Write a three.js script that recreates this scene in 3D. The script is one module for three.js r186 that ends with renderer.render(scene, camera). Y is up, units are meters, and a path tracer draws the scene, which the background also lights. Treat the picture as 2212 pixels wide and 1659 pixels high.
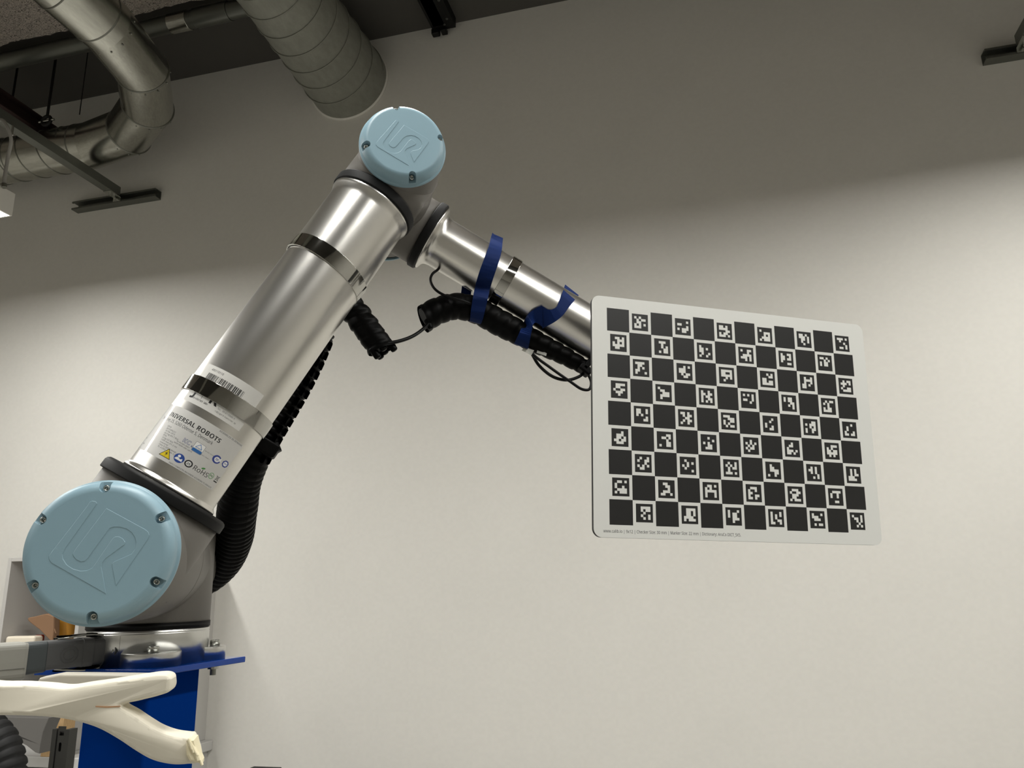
import * as THREE from 'three';
import { RoundedBoxGeometry } from 'three/addons/geometries/RoundedBoxGeometry.js';
import { mergeGeometries, toCreasedNormals } from 'three/addons/utils/BufferGeometryUtils.js';
import { RectAreaLightUniformsLib } from 'three/addons/lights/RectAreaLightUniformsLib.js';
import { Brush, Evaluator, SUBTRACTION } from 'three-bvh-csg';

RectAreaLightUniformsLib.init();
const V = (x, y, z) => new THREE.Vector3(x, y, z);
const scene = new THREE.Scene();

// ------------------------------------------------------------------ camera
const IW = 2212, IH = 1659, FPX = 1680;
const camera = new THREE.PerspectiveCamera(2 * Math.atan(IH / 2 / FPX) * 180 / Math.PI, IW / IH, 0.01, 60);
const CAM = V(0.20607, 0.08069, 1.20247);
const cRight = V(0.96861219, -0.02291326, 0.24751849), cDown = V(0.04149267, -0.96686912, -0.25187788), cFwd = V(0.24508933, 0.25424219, -0.93557048);
camera.position.copy(CAM);
camera.up.copy(cDown).negate();
camera.lookAt(CAM.clone().add(cFwd));
camera.updateMatrixWorld();

// room axes: U runs along the wall, N points from the wall into the room; s, h, t are metres along U, up, and away from the wall
const PSI = 0.50207, WALLD = 2.75;
const U = V(Math.cos(PSI), 0, Math.sin(PSI)), N = V(-Math.sin(PSI), 0, Math.cos(PSI)), UP = V(0, 1, 0);
const W = (s, h, t) => V(CAM.x, h, CAM.z).addScaledVector(U, s).addScaledVector(N, t - WALLD);
const FLOOR = -1.15, CEIL = 2.478;

// ------------------------------------------------------------------ renderer and lights
const renderer = new THREE.WebGLRenderer({ antialias: true });
renderer.toneMapping = THREE.LinearToneMapping;
renderer.toneMappingExposure = 1.34;
renderer.shadowMap.enabled = true;
scene.background = new THREE.Color(0x000000);
const LAMP_POWER = 34, LAMP_COLOR = new THREE.Color().setRGB(1.0, 0.985, 0.94);
// linear luminaires running away from the wall: s0, s1, t0, t1; every lamp's own light stays in its builder below
const LAMPS = [
  [-2.602, -2.468, 0.616, 2.10, 'white linear luminaire hanging under the strut beside the segmented duct elbow'],
  [-2.602, -2.468, 2.13, 3.61, 'white linear luminaire second from the wall on the robot side'],
  [-2.602, -2.468, 3.64, 5.12, 'white linear luminaire third from the wall on the robot side'],
  [1.118, 1.252, 0.616, 2.10, 'white linear luminaire hanging under the strut on the calibration board side'],
  [1.118, 1.252, 2.13, 3.61, 'white linear luminaire farther from the wall on the calibration board side'],
  [-0.517, -0.383, 1.35, 2.84, 'white linear luminaire hanging above the robot elbow'],
];

// ------------------------------------------------------------------ helpers
const ray = (x, y) => cFwd.clone().addScaledVector(cRight, (x - IW / 2) / FPX).addScaledVector(cDown, (y - IH / 2) / FPX);
const onZ = (x, y, z) => { const r = ray(x, y); return CAM.clone().addScaledVector(r, (z - CAM.z) / r.z); };
const onT = (x, y, t) => { const r = ray(x, y); return CAM.clone().addScaledVector(r, (t - WALLD) / r.dot(N)); };
const sht = p => { const d = p.clone().sub(CAM); return [d.dot(U), p.y, d.dot(N) + WALLD]; };
const onCyl = (x, y, P0, a, r) => {      // first hit of a pixel's ray with a cylinder, else null
  const d = ray(x, y).normalize(), o = CAM.clone().sub(P0);
  const oa = o.clone().addScaledVector(a, -o.dot(a)), da = d.clone().addScaledVector(a, -d.dot(a));
  const A = da.dot(da), B = 2 * oa.dot(da), Cc = oa.dot(oa) - r * r, D = B * B - 4 * A * Cc;
  if (D < 0) return null;
  return CAM.clone().addScaledVector(d, (-B - Math.sqrt(D)) / (2 * A));
};
let seed = 12345;
const rnd = () => { seed = (seed * 1664525 + 1013904223) >>> 0; return seed / 4294967296; };
const taken = {};
function numbered(n) { taken[n] = (taken[n] || 0) + 1; return taken[n] === 1 ? n : n + '_' + String(taken[n] - 1).padStart(3, '0'); }
function mesh(name, geo, mat, parent) {
  const g = Array.isArray(geo) ? join(geo) : geo;
  const m = new THREE.Mesh(g, mat); m.name = parent ? name : numbered(name);
  (parent || scene).add(m); return m;
}
function join(list) {
  return mergeGeometries(list.map(g => { g = g.index ? g.toNonIndexed() : g.clone(); for (const k of Object.keys(g.attributes)) if (!['position', 'normal', 'uv'].includes(k)) g.deleteAttribute(k); if (!g.attributes.uv) g.setAttribute('uv', new THREE.BufferAttribute(new Float32Array(g.attributes.position.count * 2), 2)); return g; }));
}
function tag(o, label, category, group, kind) {
  if (label) o.userData.label = label;
  if (category) o.userData.category = category;
  if (group) o.userData.group = group;
  if (kind) o.userData.kind = kind;
  return o;
}
// a thing whose parts are modelled in world metres; settle() then moves the group to its base
function thing(name, label, category, group) { const g = new THREE.Group(); g.name = numbered(name); scene.add(g); return tag(g, label, category, group); }
function settle(g, base, turn = 0) {
  const q = new THREE.Quaternion().setFromAxisAngle(UP, turn), qi = q.clone().invert();
  for (const c of g.children) { c.position.sub(base).applyQuaternion(qi); c.quaternion.premultiply(qi); }
  g.position.copy(base); g.quaternion.copy(q); return g;
}
const ROOMTURN = -PSI;
// geometry helpers -------------------------------------------------
function along(geo, p, dir) { return geo.applyQuaternion(new THREE.Quaternion().setFromUnitVectors(UP, dir.clone().normalize())).translate(p.x, p.y, p.z); }
function lathe(profile, p, dir, seg = 64) { return along(new THREE.LatheGeometry(profile.map(([r, y]) => new THREE.Vector2(Math.max(r, 1e-5), y)), seg), p, dir); }
function cyl(p0, p1, r0, r1 = r0, seg = 32, open = false) { const d = p1.clone().sub(p0), l = d.length(); return along(new THREE.CylinderGeometry(r1, r0, l, seg, 1, open).translate(0, l / 2, 0), p0, d); }
function rod(p0, p1, r0, b = 0.002, r1 = r0, seg = 48) { const d = p1.clone().sub(p0), l = d.length(); return lathe([[0, 0], [r0 - b, 0], [r0 - b * .3, b * .3], [r0, b], [r1, l - b], [r1 - b * .3, l - b * .3], [r1 - b, l], [0, l]], p0, d, seg); }
function frame(X, Y, Z, p) { return new THREE.Matrix4().makeBasis(X, Y, Z).setPosition(p); }
function rbox(w, h, d, r = 0.002, seg = 2) { return new RoundedBoxGeometry(w, h, d, seg, Math.min(r, w / 2.01, h / 2.01, d / 2.01)); }
// box spanning room coordinates
function roomBox(s0, s1, h0, h1, t0, t1, r = 0) {
  const g = r ? rbox(s1 - s0, h1 - h0, t1 - t0, r) : new THREE.BoxGeometry(s1 - s0, h1 - h0, t1 - t0);
  return g.applyMatrix4(frame(U, UP, N, W((s0 + s1) / 2, (h0 + h1) / 2, (t0 + t1) / 2)));
}
const curve = pts => new THREE.CatmullRomCurve3(pts, false, 'centripetal');
function cable(pts, r, n = 80) { return new THREE.TubeGeometry(curve(pts), n, r, 10, false); }
// ribbed hose swept along a path; rad(u) is the radius, pitch the rib spacing
function hose(pts, rad, pitch, depth, per = 6, seg = 28, lean = 0) {
  const c = curve(pts), L = c.getLength(), nr = Math.round(L / pitch), n = nr * per, fr = c.computeFrenetFrames(n, false), pos = [], uv = [], idx = [];
  const prof = [1, 1, .95, 0, .55, .9];
  for (let i = 0; i <= n; i++) {
    const u = i / n, p = c.getPointAt(u), R = rad(u) - depth * (1 - prof[i % per]);
    for (let j = 0; j <= seg; j++) {
      const a = j / seg * Math.PI * 2, sh = lean * Math.sin(a);
      const q = p.clone().addScaledVector(fr.normals[i], Math.cos(a) * R).addScaledVector(fr.binormals[i], Math.sin(a) * R).addScaledVector(fr.tangents[i], sh);
      pos.push(q.x, q.y, q.z); uv.push(j / seg, u * nr);
    }
  }
  for (let i = 0; i < n; i++) for (let j = 0; j < seg; j++) { const a = i * (seg + 1) + j, b = a + seg + 1; idx.push(a, a + 1, b, a + 1, b + 1, b); }
  const g = new THREE.BufferGeometry(); g.setAttribute('position', new THREE.Float32BufferAttribute(pos, 3)); g.setAttribute('uv', new THREE.Float32BufferAttribute(uv, 2)); g.setIndex(idx); g.computeVertexNormals(); return g;
}
// ribbon from pairs of points (left, right), with a real thickness
function ribbon(pairs, th = 0.0006, sub = 5) {
  const cl = curve(pairs.map(p => p[0])), cr = curve(pairs.map(p => p[1])), n = pairs.length * sub, pos = [], idx = [];
  const rows = [];
  for (let i = 0; i <= n; i++) rows.push([cl.getPoint(i / n), cr.getPoint(i / n)]);
  for (let i = 0; i <= n; i++) {
    const a = rows[Math.max(0, i - 1)], b = rows[Math.min(n, i + 1)];
    const nn = b[0].clone().sub(a[0]).cross(rows[i][1].clone().sub(rows[i][0])).normalize().multiplyScalar(th);
    for (const [k, s] of [[0, 0], [1, 0], [1, 1], [0, 1]]) { const q = rows[i][k].clone().addScaledVector(nn, s); pos.push(q.x, q.y, q.z); }
  }
  for (let i = 0; i < n; i++) for (let k = 0; k < 4; k++) { const a = i * 4 + k, b = i * 4 + (k + 1) % 4; idx.push(a, b, a + 4, b, b + 4, a + 4); }
  idx.push(0, 1, 2, 0, 2, 3); const e = n * 4; idx.push(e, e + 2, e + 1, e, e + 3, e + 2);
  let g = new THREE.BufferGeometry(); g.setAttribute('position', new THREE.Float32BufferAttribute(pos, 3)); g.setIndex(idx); return toCreasedNormals(g, .8);
}
// C-shaped strut channel, 41 mm square, extruded along its own z for length l; open side is +y
function channel(l, w = 0.041, d = 0.041, th = 0.0028, lip = 0.008) {
  const a = w / 2, s = new THREE.Shape([[-a, 0], [a, 0], [a, d], [a - lip, d], [a - lip, d - .006], [a - th, d - .006], [a - th, th], [-a + th, th], [-a + th, d - .006], [-a + lip, d - .006], [-a + lip, d], [-a, d]].map(p => new THREE.Vector2(...p)));
  return new THREE.ExtrudeGeometry(s, { depth: l, bevelEnabled: false });
}
// ------------------------------------------------------------------ textures
function noiseTex(w, h, fn, srgb) {
  const d = new Uint8Array(w * h * 4);
  for (let y = 0; y < h; y++) for (let x = 0; x < w; x++) { const v = fn(x, y), o = (y * w + x) * 4; for (let k = 0; k < 3; k++) d[o + k] = Math.max(0, Math.min(255, Array.isArray(v) ? v[k] : v)); d[o + 3] = 255; }
  const t = new THREE.DataTexture(d, w, h); t.magFilter = THREE.LinearFilter; t.minFilter = THREE.LinearFilter; t.wrapS = t.wrapT = THREE.RepeatWrapping; if (srgb) t.colorSpace = THREE.SRGBColorSpace; t.needsUpdate = true; return t;
}
function lattice(n) { const a = new Float32Array(n * n); for (let i = 0; i < n * n; i++) a[i] = rnd(); return (x, y) => { const xi = Math.floor(x), yi = Math.floor(y), f = x - xi, g = y - yi, u = f * f * (3 - 2 * f), v = g * g * (3 - 2 * g), at = (i, j) => a[((j % n + n) % n) * n + (i % n + n) % n]; return (at(xi, yi) * (1 - u) + at(xi + 1, yi) * u) * (1 - v) + (at(xi, yi + 1) * (1 - u) + at(xi + 1, yi + 1) * u) * v; }; }
const L8 = lattice(8), L32 = lattice(32), L128 = lattice(128);
const galv = noiseTex(256, 256, (x, y) => { const v = 222 + 16 * (L32(x / 8, y / 8) - .5) + 10 * (L128(x / 2, y / 2) - .5) + 10 * (L8(x / 32, y / 32) - .5); return [v, v, v * .98]; }, true);
const wallTex = noiseTex(512, 512, (x, y) => { const v = 226 + 3 * (L8(x / 64, y / 64) - .5) + 3 * (L128(x / 4, y / 4) - .5); return [v, v * .99, v * .962]; }, true);
const woolTex = noiseTex(512, 512, (x, y) => { const a = L128(x / 4, y / 4), b = L128(x / 9 + 7, y / 3.5), v = 176 + 66 * (a - .5) + 44 * (b - .5) - (b < .24 ? 60 : 0); return [v, v * .95, v * .9]; }, true);
const woolBump = noiseTex(512, 512, (x, y) => 140 + 160 * (L128(x / 4, y / 4) - .5) + 120 * (L128(x / 9 + 7, y / 3.5) - .5));
const fineBump = noiseTex(256, 256, () => 90 + 90 * rnd());
const printLines = noiseTex(16, 512, (x, y) => 128 + 50 * Math.sin(y / 512 * Math.PI * 2 * 64) + 20 * rnd());
const woodTex = noiseTex(128, 256, (x, y) => { const v = L32(x / 3, y / 40) * .6 + L128(x / 1.5, y / 20) * .4; return [208 + 30 * v - 15, 172 + 32 * v - 15, 124 + 34 * v - 15]; }, true);
const rep = (t, x, y) => { const c = t.clone(); c.repeat.set(x, y); c.needsUpdate = true; return c; };

// ------------------------------------------------------------------ materials
const std = (color, roughness, metalness = 0, extra = {}) => new THREE.MeshStandardMaterial({ color, roughness, metalness, ...extra });
const phys = (color, roughness, metalness, extra = {}) => new THREE.MeshPhysicalMaterial({ color, roughness, metalness, ...extra });
const M = {
  wall: std(0xffffff, .92, 0, { map: rep(wallTex, 6, 3) }),
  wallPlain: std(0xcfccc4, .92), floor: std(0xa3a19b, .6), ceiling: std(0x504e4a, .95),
  wool: std(0xffffff, 1, 0, { map: rep(woolTex, 13, 9), bumpMap: rep(woolBump, 13, 9), bumpScale: .004 }),
  alu: phys(0xdedcd7, .28, 1),
  aluMachined: std(0xd4d4d1, .3, 1), lip: std(0xdcdcd8, .24, 1),
  steel: std(0xb4b3ae, .07, 1), zinc: std(0xb9bab4, .26, 1),
  galv: std(0xd6d6d1, .23, 1, { map: rep(galv, 2, 2) }),
  galvSeam: std(0x8c8d86, .45, 1), galvPaint: std(0xa3a49d, .5, .25, { map: rep(galv, 2, 2) }),
  strut: std(0x7c7e78, .45, .9), pipe: std(0x6f716b, .4, .85),
  housing: std(0x6a6762, .5, .2, { bumpMap: rep(fineBump, 6, 6), bumpScale: .00012 }),
  rubber: phys(0x0a0a0a, .6, 0, { specularIntensity: .5 }), groove: std(0x060606, .8),
  cap: std(0x829fac, .42, 0, { bumpMap: rep(fineBump, 5, 5), bumpScale: .00006 }),
  black: phys(0x030303, .45, 0, { specularIntensity: .2 }), blackMatte: std(0x101011, .7), cableBlack: phys(0x060606, .4, 0, { specularIntensity: .4 }),
  tape: phys(0x081f4e, .6, 0, { specularIntensity: .25 }), clearTape: phys(0xe8e8e2, .35, 0, { transmission: .6, thickness: 0 }),
  blue: phys(0x02307c, .8, 0, { specularIntensity: .02 }), blueEdge: phys(0x043a8e, .12, 0, { specularIntensity: .7 }),
  boardEdge: std(0x141416, .5), white: std(0xe6e4dd, .6), lampWhite: std(0xe9e7e1, .45),
  print: std(0xe3ddcc, .8, 0, { bumpMap: rep(printLines, 1, 1), bumpScale: .0002 }), broken: std(0xf0e6c4, .75), crack: std(0xb48f6d, .8),
  plugDark: std(0x5a5b5c, .55), plugGrey: std(0xa5a49c, .5), cabinet: std(0xc2c0bc, .5),
  base: std(0xc9c8c5, .5), jar: phys(0xb98432, .25, 0), red: std(0xb5162a, .4), can: std(0x9c2f18, .35), paper: std(0x8b6b50, .85), soap: std(0xece2cf, .5),
  bin: std(0x6d6b68, .55), wood: std(0xffffff, .7, 0, { map: woodTex }), profile: std(0x4a4a48, .4, .7), magenta: std(0x7c2c78, .5), rust: std(0x33201e, .75, .2), darkSteel: std(0x0d0d0d, .5, .4),
  stencil: std(0x6a6a66, .8), rodMat: std(0x2a2a2a, .5, .6),
};

// ------------------------------------------------------------------ the room
const structure = (name, geo, mat) => tag(mesh(name, geo, mat), null, null, null, 'structure');
{
  const S0 = -5.2, S1 = 3.4, T1 = 6.6, k = .12;
  structure('wall_back', roomBox(S0, S1, FLOOR, CEIL, -k, 0), M.wall).userData.label = 'plain white painted wall behind the robot';
  structure('wall_left', roomBox(S0 - k, S0, FLOOR, CEIL, -k, T1 + k), M.wallPlain).userData.label = 'plain white side wall of the lab';
  structure('wall_right', roomBox(S1, S1 + k, FLOOR, CEIL, -k, T1 + k), M.wall).userData.label = 'plain white end wall of the lab';
  structure('wall_front', roomBox(S0, S1, FLOOR, CEIL, T1, T1 + k), M.wallPlain).userData.label = 'plain white wall behind the camera';
  structure('floor', roomBox(S0 - k, S1 + k, FLOOR - k, FLOOR, -k, T1 + k), M.floor).userData.label = 'grey lab floor';
  structure('ceiling', roomBox(S0 - k, S1 + k, CEIL, CEIL + k, -k, T1 + k), M.ceiling).userData.label = 'dark grey concrete ceiling slab';
}
// wood-wool ceiling panels with a ragged edge
for (const [s0, s1, lab] of [[-4.6, -1.62, 'mottled grey wood wool acoustic panel above the segmented duct elbow'], [-1.6, 1.4, 'mottled grey wood wool acoustic panel beyond the straight wall duct']]) {
  const pts = [[s0, 2.7], [s1, 2.7]];
  for (let s = s1; s >= s0; s -= .02) pts.push([s, .475 + .012 * (L128(s * 40 + 300, 3) - .5) + .01 * (L32(s * 9 + 90, 1) - .5)]);
  pts.push([s0, .475]);
  const sh = new THREE.Shape(pts.map(([a, b]) => new THREE.Vector2(a, -b)));
  const g = new THREE.ExtrudeGeometry(sh, { depth: .05, bevelEnabled: false });
  const m = mesh('ceiling_panel', g, M.wool);
  g.rotateX(-Math.PI / 2); g.applyMatrix4(frame(U, UP, N, W(0, 2.425, 0)));
  const pos = g.attributes.position, uv = g.attributes.uv; for (let i = 0; i < pos.count; i++) { const q = sht(V(pos.getX(i), pos.getY(i), pos.getZ(i))); uv.setXY(i, q[0] / 3, q[2] / 2 + q[1]); }
  tag(m, lab, 'ceiling panel', 'acoustic ceiling panels');
}

// ------------------------------------------------------------------ lamps
for (const [s0, s1, t0, t1, label] of LAMPS) {
  const g = thing('ceiling_luminaire', label, 'light', 'linear luminaires'), b = 1.485, tp = 1.577, w = .006, rc = .005;
  mesh('housing', [roomBox(s0, s1, b, tp, t0, t0 + w), roomBox(s0, s1, b, tp, t1 - w, t1), roomBox(s0, s0 + w, b, tp, t0 + w, t1 - w), roomBox(s1 - w, s1, b, tp, t0 + w, t1 - w), roomBox(s0 + w, s1 - w, tp - w, tp, t0 + w, t1 - w)], M.lampWhite, g);
  const em = new THREE.MeshStandardMaterial({ color: 0xf4f2ea, roughness: .6, emissive: LAMP_COLOR, emissiveIntensity: 2.2 });
  mesh('lamp_diffuser', roomBox(s0 + w, s1 - w, b + rc, b + rc + .004, t0 + w, t1 - w), em, g);
  const L = new THREE.RectAreaLight(LAMP_COLOR, LAMP_POWER, s1 - s0 - 2 * w, t1 - t0 - 2 * w);
  L.name = 'lamp_light'; L.position.copy(W((s0 + s1) / 2, b + rc - .001, (t0 + t1) / 2));
  L.quaternion.setFromRotationMatrix(frame(U, N, U.clone().cross(N), V(0, 0, 0)));
  { const z = V(0, 0, -1).applyQuaternion(L.quaternion); if (z.y > 0) L.quaternion.setFromRotationMatrix(frame(U, N.clone().negate(), U.clone().cross(N.clone().negate()), V(0, 0, 0))); }
  g.add(L);
  const tc = (t0 + t1) / 2;
  for (const t of [t0 + .5, t1 - .3]) mesh('hanger_rod', cyl(W((s0 + s1) / 2 - .03, tp, t), W((s0 + s1) / 2 - .03, CEIL, t), .003), M.rodMat, g);
  settle(g, W((s0 + s1) / 2, b, tc), ROOMTURN);
}

// ------------------------------------------------------------------ ducts and pipe
function helix(p, dir, r, l, pitch, x, y, rr = .0028, from = 0) {
  const pts = [], n = Math.ceil(l / pitch * 28);
  for (let i = 0; i <= n; i++) { const d = l * i / n, a = from + d / pitch * Math.PI * 2, R = typeof r === 'function' ? r(d) : r; pts.push(p.clone().addScaledVector(dir, d).addScaledVector(x, Math.cos(a) * R).addScaledVector(y, Math.sin(a) * R)); }
  return new THREE.TubeGeometry(new THREE.CatmullRomCurve3(pts), n * 2, rr, 6, false);
}
{ // segmented elbow duct
  const g = thing('ventilation_duct', 'shiny galvanised round duct with a segmented elbow running along the wall', 'duct', 'ventilation ducts');
  const r = .1, h = 2.045, su = -1.935, tr = .205, Re = .62, nU = U.clone().negate();
  const ec = [su - Re, tr + Re];
  mesh('duct_pipe', lathe([[r, 0], [r, 3.2]], W(su, h, ec[1]), N, 64), M.galv, g);
  mesh('duct_pipe', lathe([[r, 0], [r, 2.6]], W(ec[0], h, tr), nU, 64), M.galv, g);
  mesh('spiral_seam', helix(W(su, h, ec[1] + .12), N, r, 2.9, .13, U, UP), M.galvSeam, g);
  mesh('spiral_seam', helix(W(ec[0] - .1, h, tr), nU, r, 2.4, .11, N, UP), M.galvSeam, g);
  for (const [p, d] of [[W(su, h, ec[1] + .05), N], [W(su, h, ec[1] + .36), N], [W(ec[0] - .05, h, tr), nU], [W(ec[0] - .4, h, tr), nU]]) mesh('coupling_ring', lathe([[r, -.003], [r + .002, -.002], [r + .002, .002], [r, .003]], p, d), M.galvSeam, g);
  const K = 4, at = a => W(ec[0] + Re * Math.cos(a), h, ec[1] - Re * Math.sin(a));
  for (let i = 0; i < K; i++) {
    // one gore: straight tube between two mitre planes
    const a0 = i / K * Math.PI / 2, a1 = (i + 1) / K * Math.PI / 2, ring = a => { const out = [], rad = U.clone().multiplyScalar(Math.cos(a)).addScaledVector(N, -Math.sin(a)), c = at(a); for (let j = 0; j <= 48; j++) { const p = j / 48 * Math.PI * 2; out.push(c.clone().addScaledVector(rad, Math.cos(p) * r).addScaledVector(UP, Math.sin(p) * r)); } return out; };
    const A = ring(a0), B = ring(a1), pos = [], idx = [], uv = [];
    [A, B].forEach((R, k) => R.forEach((q, j) => { pos.push(q.x, q.y, q.z); uv.push(j / 48 * 2, k * .3 + i * .37); }));
    for (let j = 0; j < 48; j++) idx.push(j, j + 49, j + 1, j + 1, j + 49, j + 50);
    const ge = new THREE.BufferGeometry(); ge.setAttribute('position', new THREE.Float32BufferAttribute(pos, 3)); ge.setAttribute('uv', new THREE.Float32BufferAttribute(uv, 2)); ge.setIndex(idx); ge.computeVertexNormals();
    mesh('elbow_segment', ge, M.galv, g);
    if (i) mesh('elbow_seam', new THREE.TubeGeometry(new THREE.CatmullRomCurve3(A.slice(0, 48), true), 96, .0035, 6, true), M.galvSeam, g);
    for (let j = 0; j < 6; j++) { const rad = U.clone().multiplyScalar(Math.cos(a0)).addScaledVector(N, -Math.sin(a0)), p = -1.9 + j * .5; const q = at(a0 + .03).addScaledVector(rad, Math.cos(p) * r).addScaledVector(UP, Math.sin(p) * r); mesh('rivet', new THREE.SphereGeometry(.0035, 8, 6).translate(q.x, q.y, q.z), M.galvSeam, g); }
  }
  settle(g, W(su, h, ec[1]), ROOMTURN);
}
{ // straight duct into the wall
  const g = thing('ventilation_duct', 'dull grey painted round duct going straight into the wall above the elbow joint', 'duct', 'ventilation ducts');
  const s = -1.405, h = 2.277, R = d => .18 - .045 * d;
  mesh('duct_pipe', lathe([[R(0), 0], [R(.6), .6], [R(.62), 1.6], [R(.62), 3]], W(s, h, 0), N, 72), M.galvPaint, g);
  mesh('spiral_seam', helix(W(s, h, .04), N, d => R(Math.min(d, .6)) + .0005, 2.4, .1, U, UP, .0026), M.galvPaint, g);
  mesh('wall_collar', lathe([[.18, 0], [.187, 0], [.187, .006], [.18, .008]], W(s, h, 0), N, 72), M.white, g);
  settle(g, W(s, h, 0), ROOMTURN);
}
{
  const g = thing('metal_pipe', 'slim grey metal pipe running under the ceiling behind both ducts', 'pipe'), h = 2.397, t = .415, r = .036;
  mesh('pipe_body', cyl(W(-4.6, h, t), W(-1.6, h, t), r, r, 40), M.pipe, g);
  for (const [a, b] of [[-2.02, -1.93], [-1.9, -1.74], [-1.61, -1.595]]) mesh('pipe_coupling', rod(W(a, h, t), W(b, h, t), r + .004, .003), a < -2 ? M.galv : M.pipe, g);
  for (const s of [-3.6, -1.7]) mesh('pipe_hanger', cyl(W(s, h + .03, t), W(s, CEIL, t), .004), M.rodMat, g);
  settle(g, W(-1.5, h, t), ROOMTURN);
}
// ------------------------------------------------------------------ struts, rods, beam
for (const [s, hh, a, b, label] of [[-2.535, 1.866, -2.79, -2.335, 'grey steel strut arm with wall channel beside the segmented duct elbow'], [1.185, 1.866, 1.07, 1.53, 'grey steel strut arm with wall channel on the calibration board side']]) {
  const g = thing('strut_bracket', label, 'strut', 'lamp strut brackets');
  mesh('wall_channel', channel(b - a).applyMatrix4(frame(UP, N, U, W(a, hh, 0))), M.strut, g);
  mesh('strut_arm', channel(2.3).applyMatrix4(frame(U, UP, N.clone().multiplyScalar(1), W(s, hh + .004, .052))), M.strut, g);
  mesh('angle_bracket', [roomBox(s - .02, s + .02, hh - .018, hh + .004, .042, .047), roomBox(s - .02, s + .02, hh - .001, hh + .004, .042, .11)], M.zinc, g);
  for (const t of [.065, .09]) mesh('bracket_bolt', cyl(W(s, hh - .009, t), W(s, hh, t), .007, .007, 6), M.zinc, g);
  mesh('bracket_bolt', cyl(W(s, hh - .008, .047), W(s, hh - .008, .055), .006, .006, 6), M.zinc, g);
  settle(g, W((a + b) / 2, hh, 0), ROOMTURN);
}
{
  const p = [onT(0, 258, .68), onT(8, 262, .7), onT(17, 277, .7), onT(24, 302, .69), onT(17, 340, .68), onT(10, 385, .68), onT(9, 400, .68)];
  const g = thing('lamp_conduit', 'pale grey bent conduit running from the strut arm down to the luminaire', 'conduit');
  mesh('conduit', cable(p, .0065, 60), std(0xa9a7a2, .5), g);
  mesh('conduit_gland', cyl(onT(9, 397, .68), onT(9, 405, .68), .009), M.galvSeam, g);
  mesh('strut_clip', cyl(onT(28, 272, .68), onT(26, 292, .68), .004), M.zinc, g);
  settle(g, p[6].clone());
}
{
  const g = thing('steel_beam', 'dark rust red steel beam under the ceiling above the luminaire strut', 'beam');
  const s = -2.875, h = 2.2;
  mesh('beam_web', roomBox(s - .003, s + .003, h - .035, h + .035, .12, 2.4), M.rust, g);
  mesh('beam_flange', roomBox(s - .02, s + .035, h + .031, h + .037, .12, 2.4), M.rust, g);
  mesh('beam_flange', roomBox(s - .02, s + .035, h - .037, h - .031, .12, 2.4), M.rust, g);
  settle(g, W(s, h - .037, 1.2), ROOMTURN);
}
for (const [s, h0, r, label, clamp] of [[-2.935, 2.235, .005, 'dark threaded rod holding the rust red beam', 0], [-2.722, 2.16, .006, 'dark threaded rod with a pipe clamp above the wall duct run', 1], [-2.547, 2.14, .0022, 'thin hanging wire above the wall duct run', 0]]) {
  const g = thing('hanger_rod', label, 'rod', 'ceiling hanger rods');
  mesh('rod', cyl(W(s, h0, .3), W(s, CEIL, .3), r), M.rodMat, g);
  if (clamp) { mesh('clamp_ring', new THREE.TorusGeometry(.022, .008, 8, 20).applyMatrix4(frame(U, UP, N, W(s, h0 - .018, .3))), M.rodMat, g); mesh('clamp_bolt', cyl(W(s - .04, h0 - .018, .3), W(s + .04, h0 - .018, .3), .006, .006, 6), M.zinc, g); }
  settle(g, W(s, h0, .3), ROOMTURN);
}
{
  const g = thing('ceiling_rail', 'black perforated steel rail with chalk markings under the ceiling', 'rail');
  const s0 = -.997, s1 = -.895;
  mesh('rail_body', [roomBox(s0, s1, 2.43, 2.434, .03, 2.2), roomBox(s0, s0 + .004, 2.434, CEIL, .03, 2.2), roomBox(s1 - .004, s1, 2.434, CEIL, .03, 2.2)], M.darkSteel, g);
  mesh('rail_end_clip', [roomBox(s0 - .004, s0 + .03, 2.405, 2.432, .022, .05, .004), roomBox(s0 + .036, s0 + .062, 2.412, 2.432, .015, .05, .004)], M.darkSteel, g);
  for (const [a, t] of [[.082, .09], [.06, .06], [.085, .2]]) mesh('rail_hole_rim', new THREE.TorusGeometry(.004, .0012, 6, 12).rotateX(Math.PI / 2).applyMatrix4(frame(U, UP, N, W(s0 + a, 2.4295, t))), M.stencil, g);
  const c = document.createElement('canvas'); c.width = 512; c.height = 128; const x = c.getContext('2d'); x.fillStyle = '#0d0d0d'; x.fillRect(0, 0, 512, 128); x.fillStyle = '#55554f'; x.font = '92px monospace'; x.fillText('JOIC-S', 20, 94);
  const tx = new THREE.CanvasTexture(c); tx.colorSpace = THREE.SRGBColorSpace;
  mesh('stencil_marking', new THREE.PlaneGeometry(.2, .05).applyMatrix4(frame(N, U, V(0, -1, 0), W(s0 + .036, 2.4292, .16))), std(0xffffff, .8, .2, { map: tx }), g);
  settle(g, W((s0 + s1) / 2, 2.43, .03), ROOMTURN);
}

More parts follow.
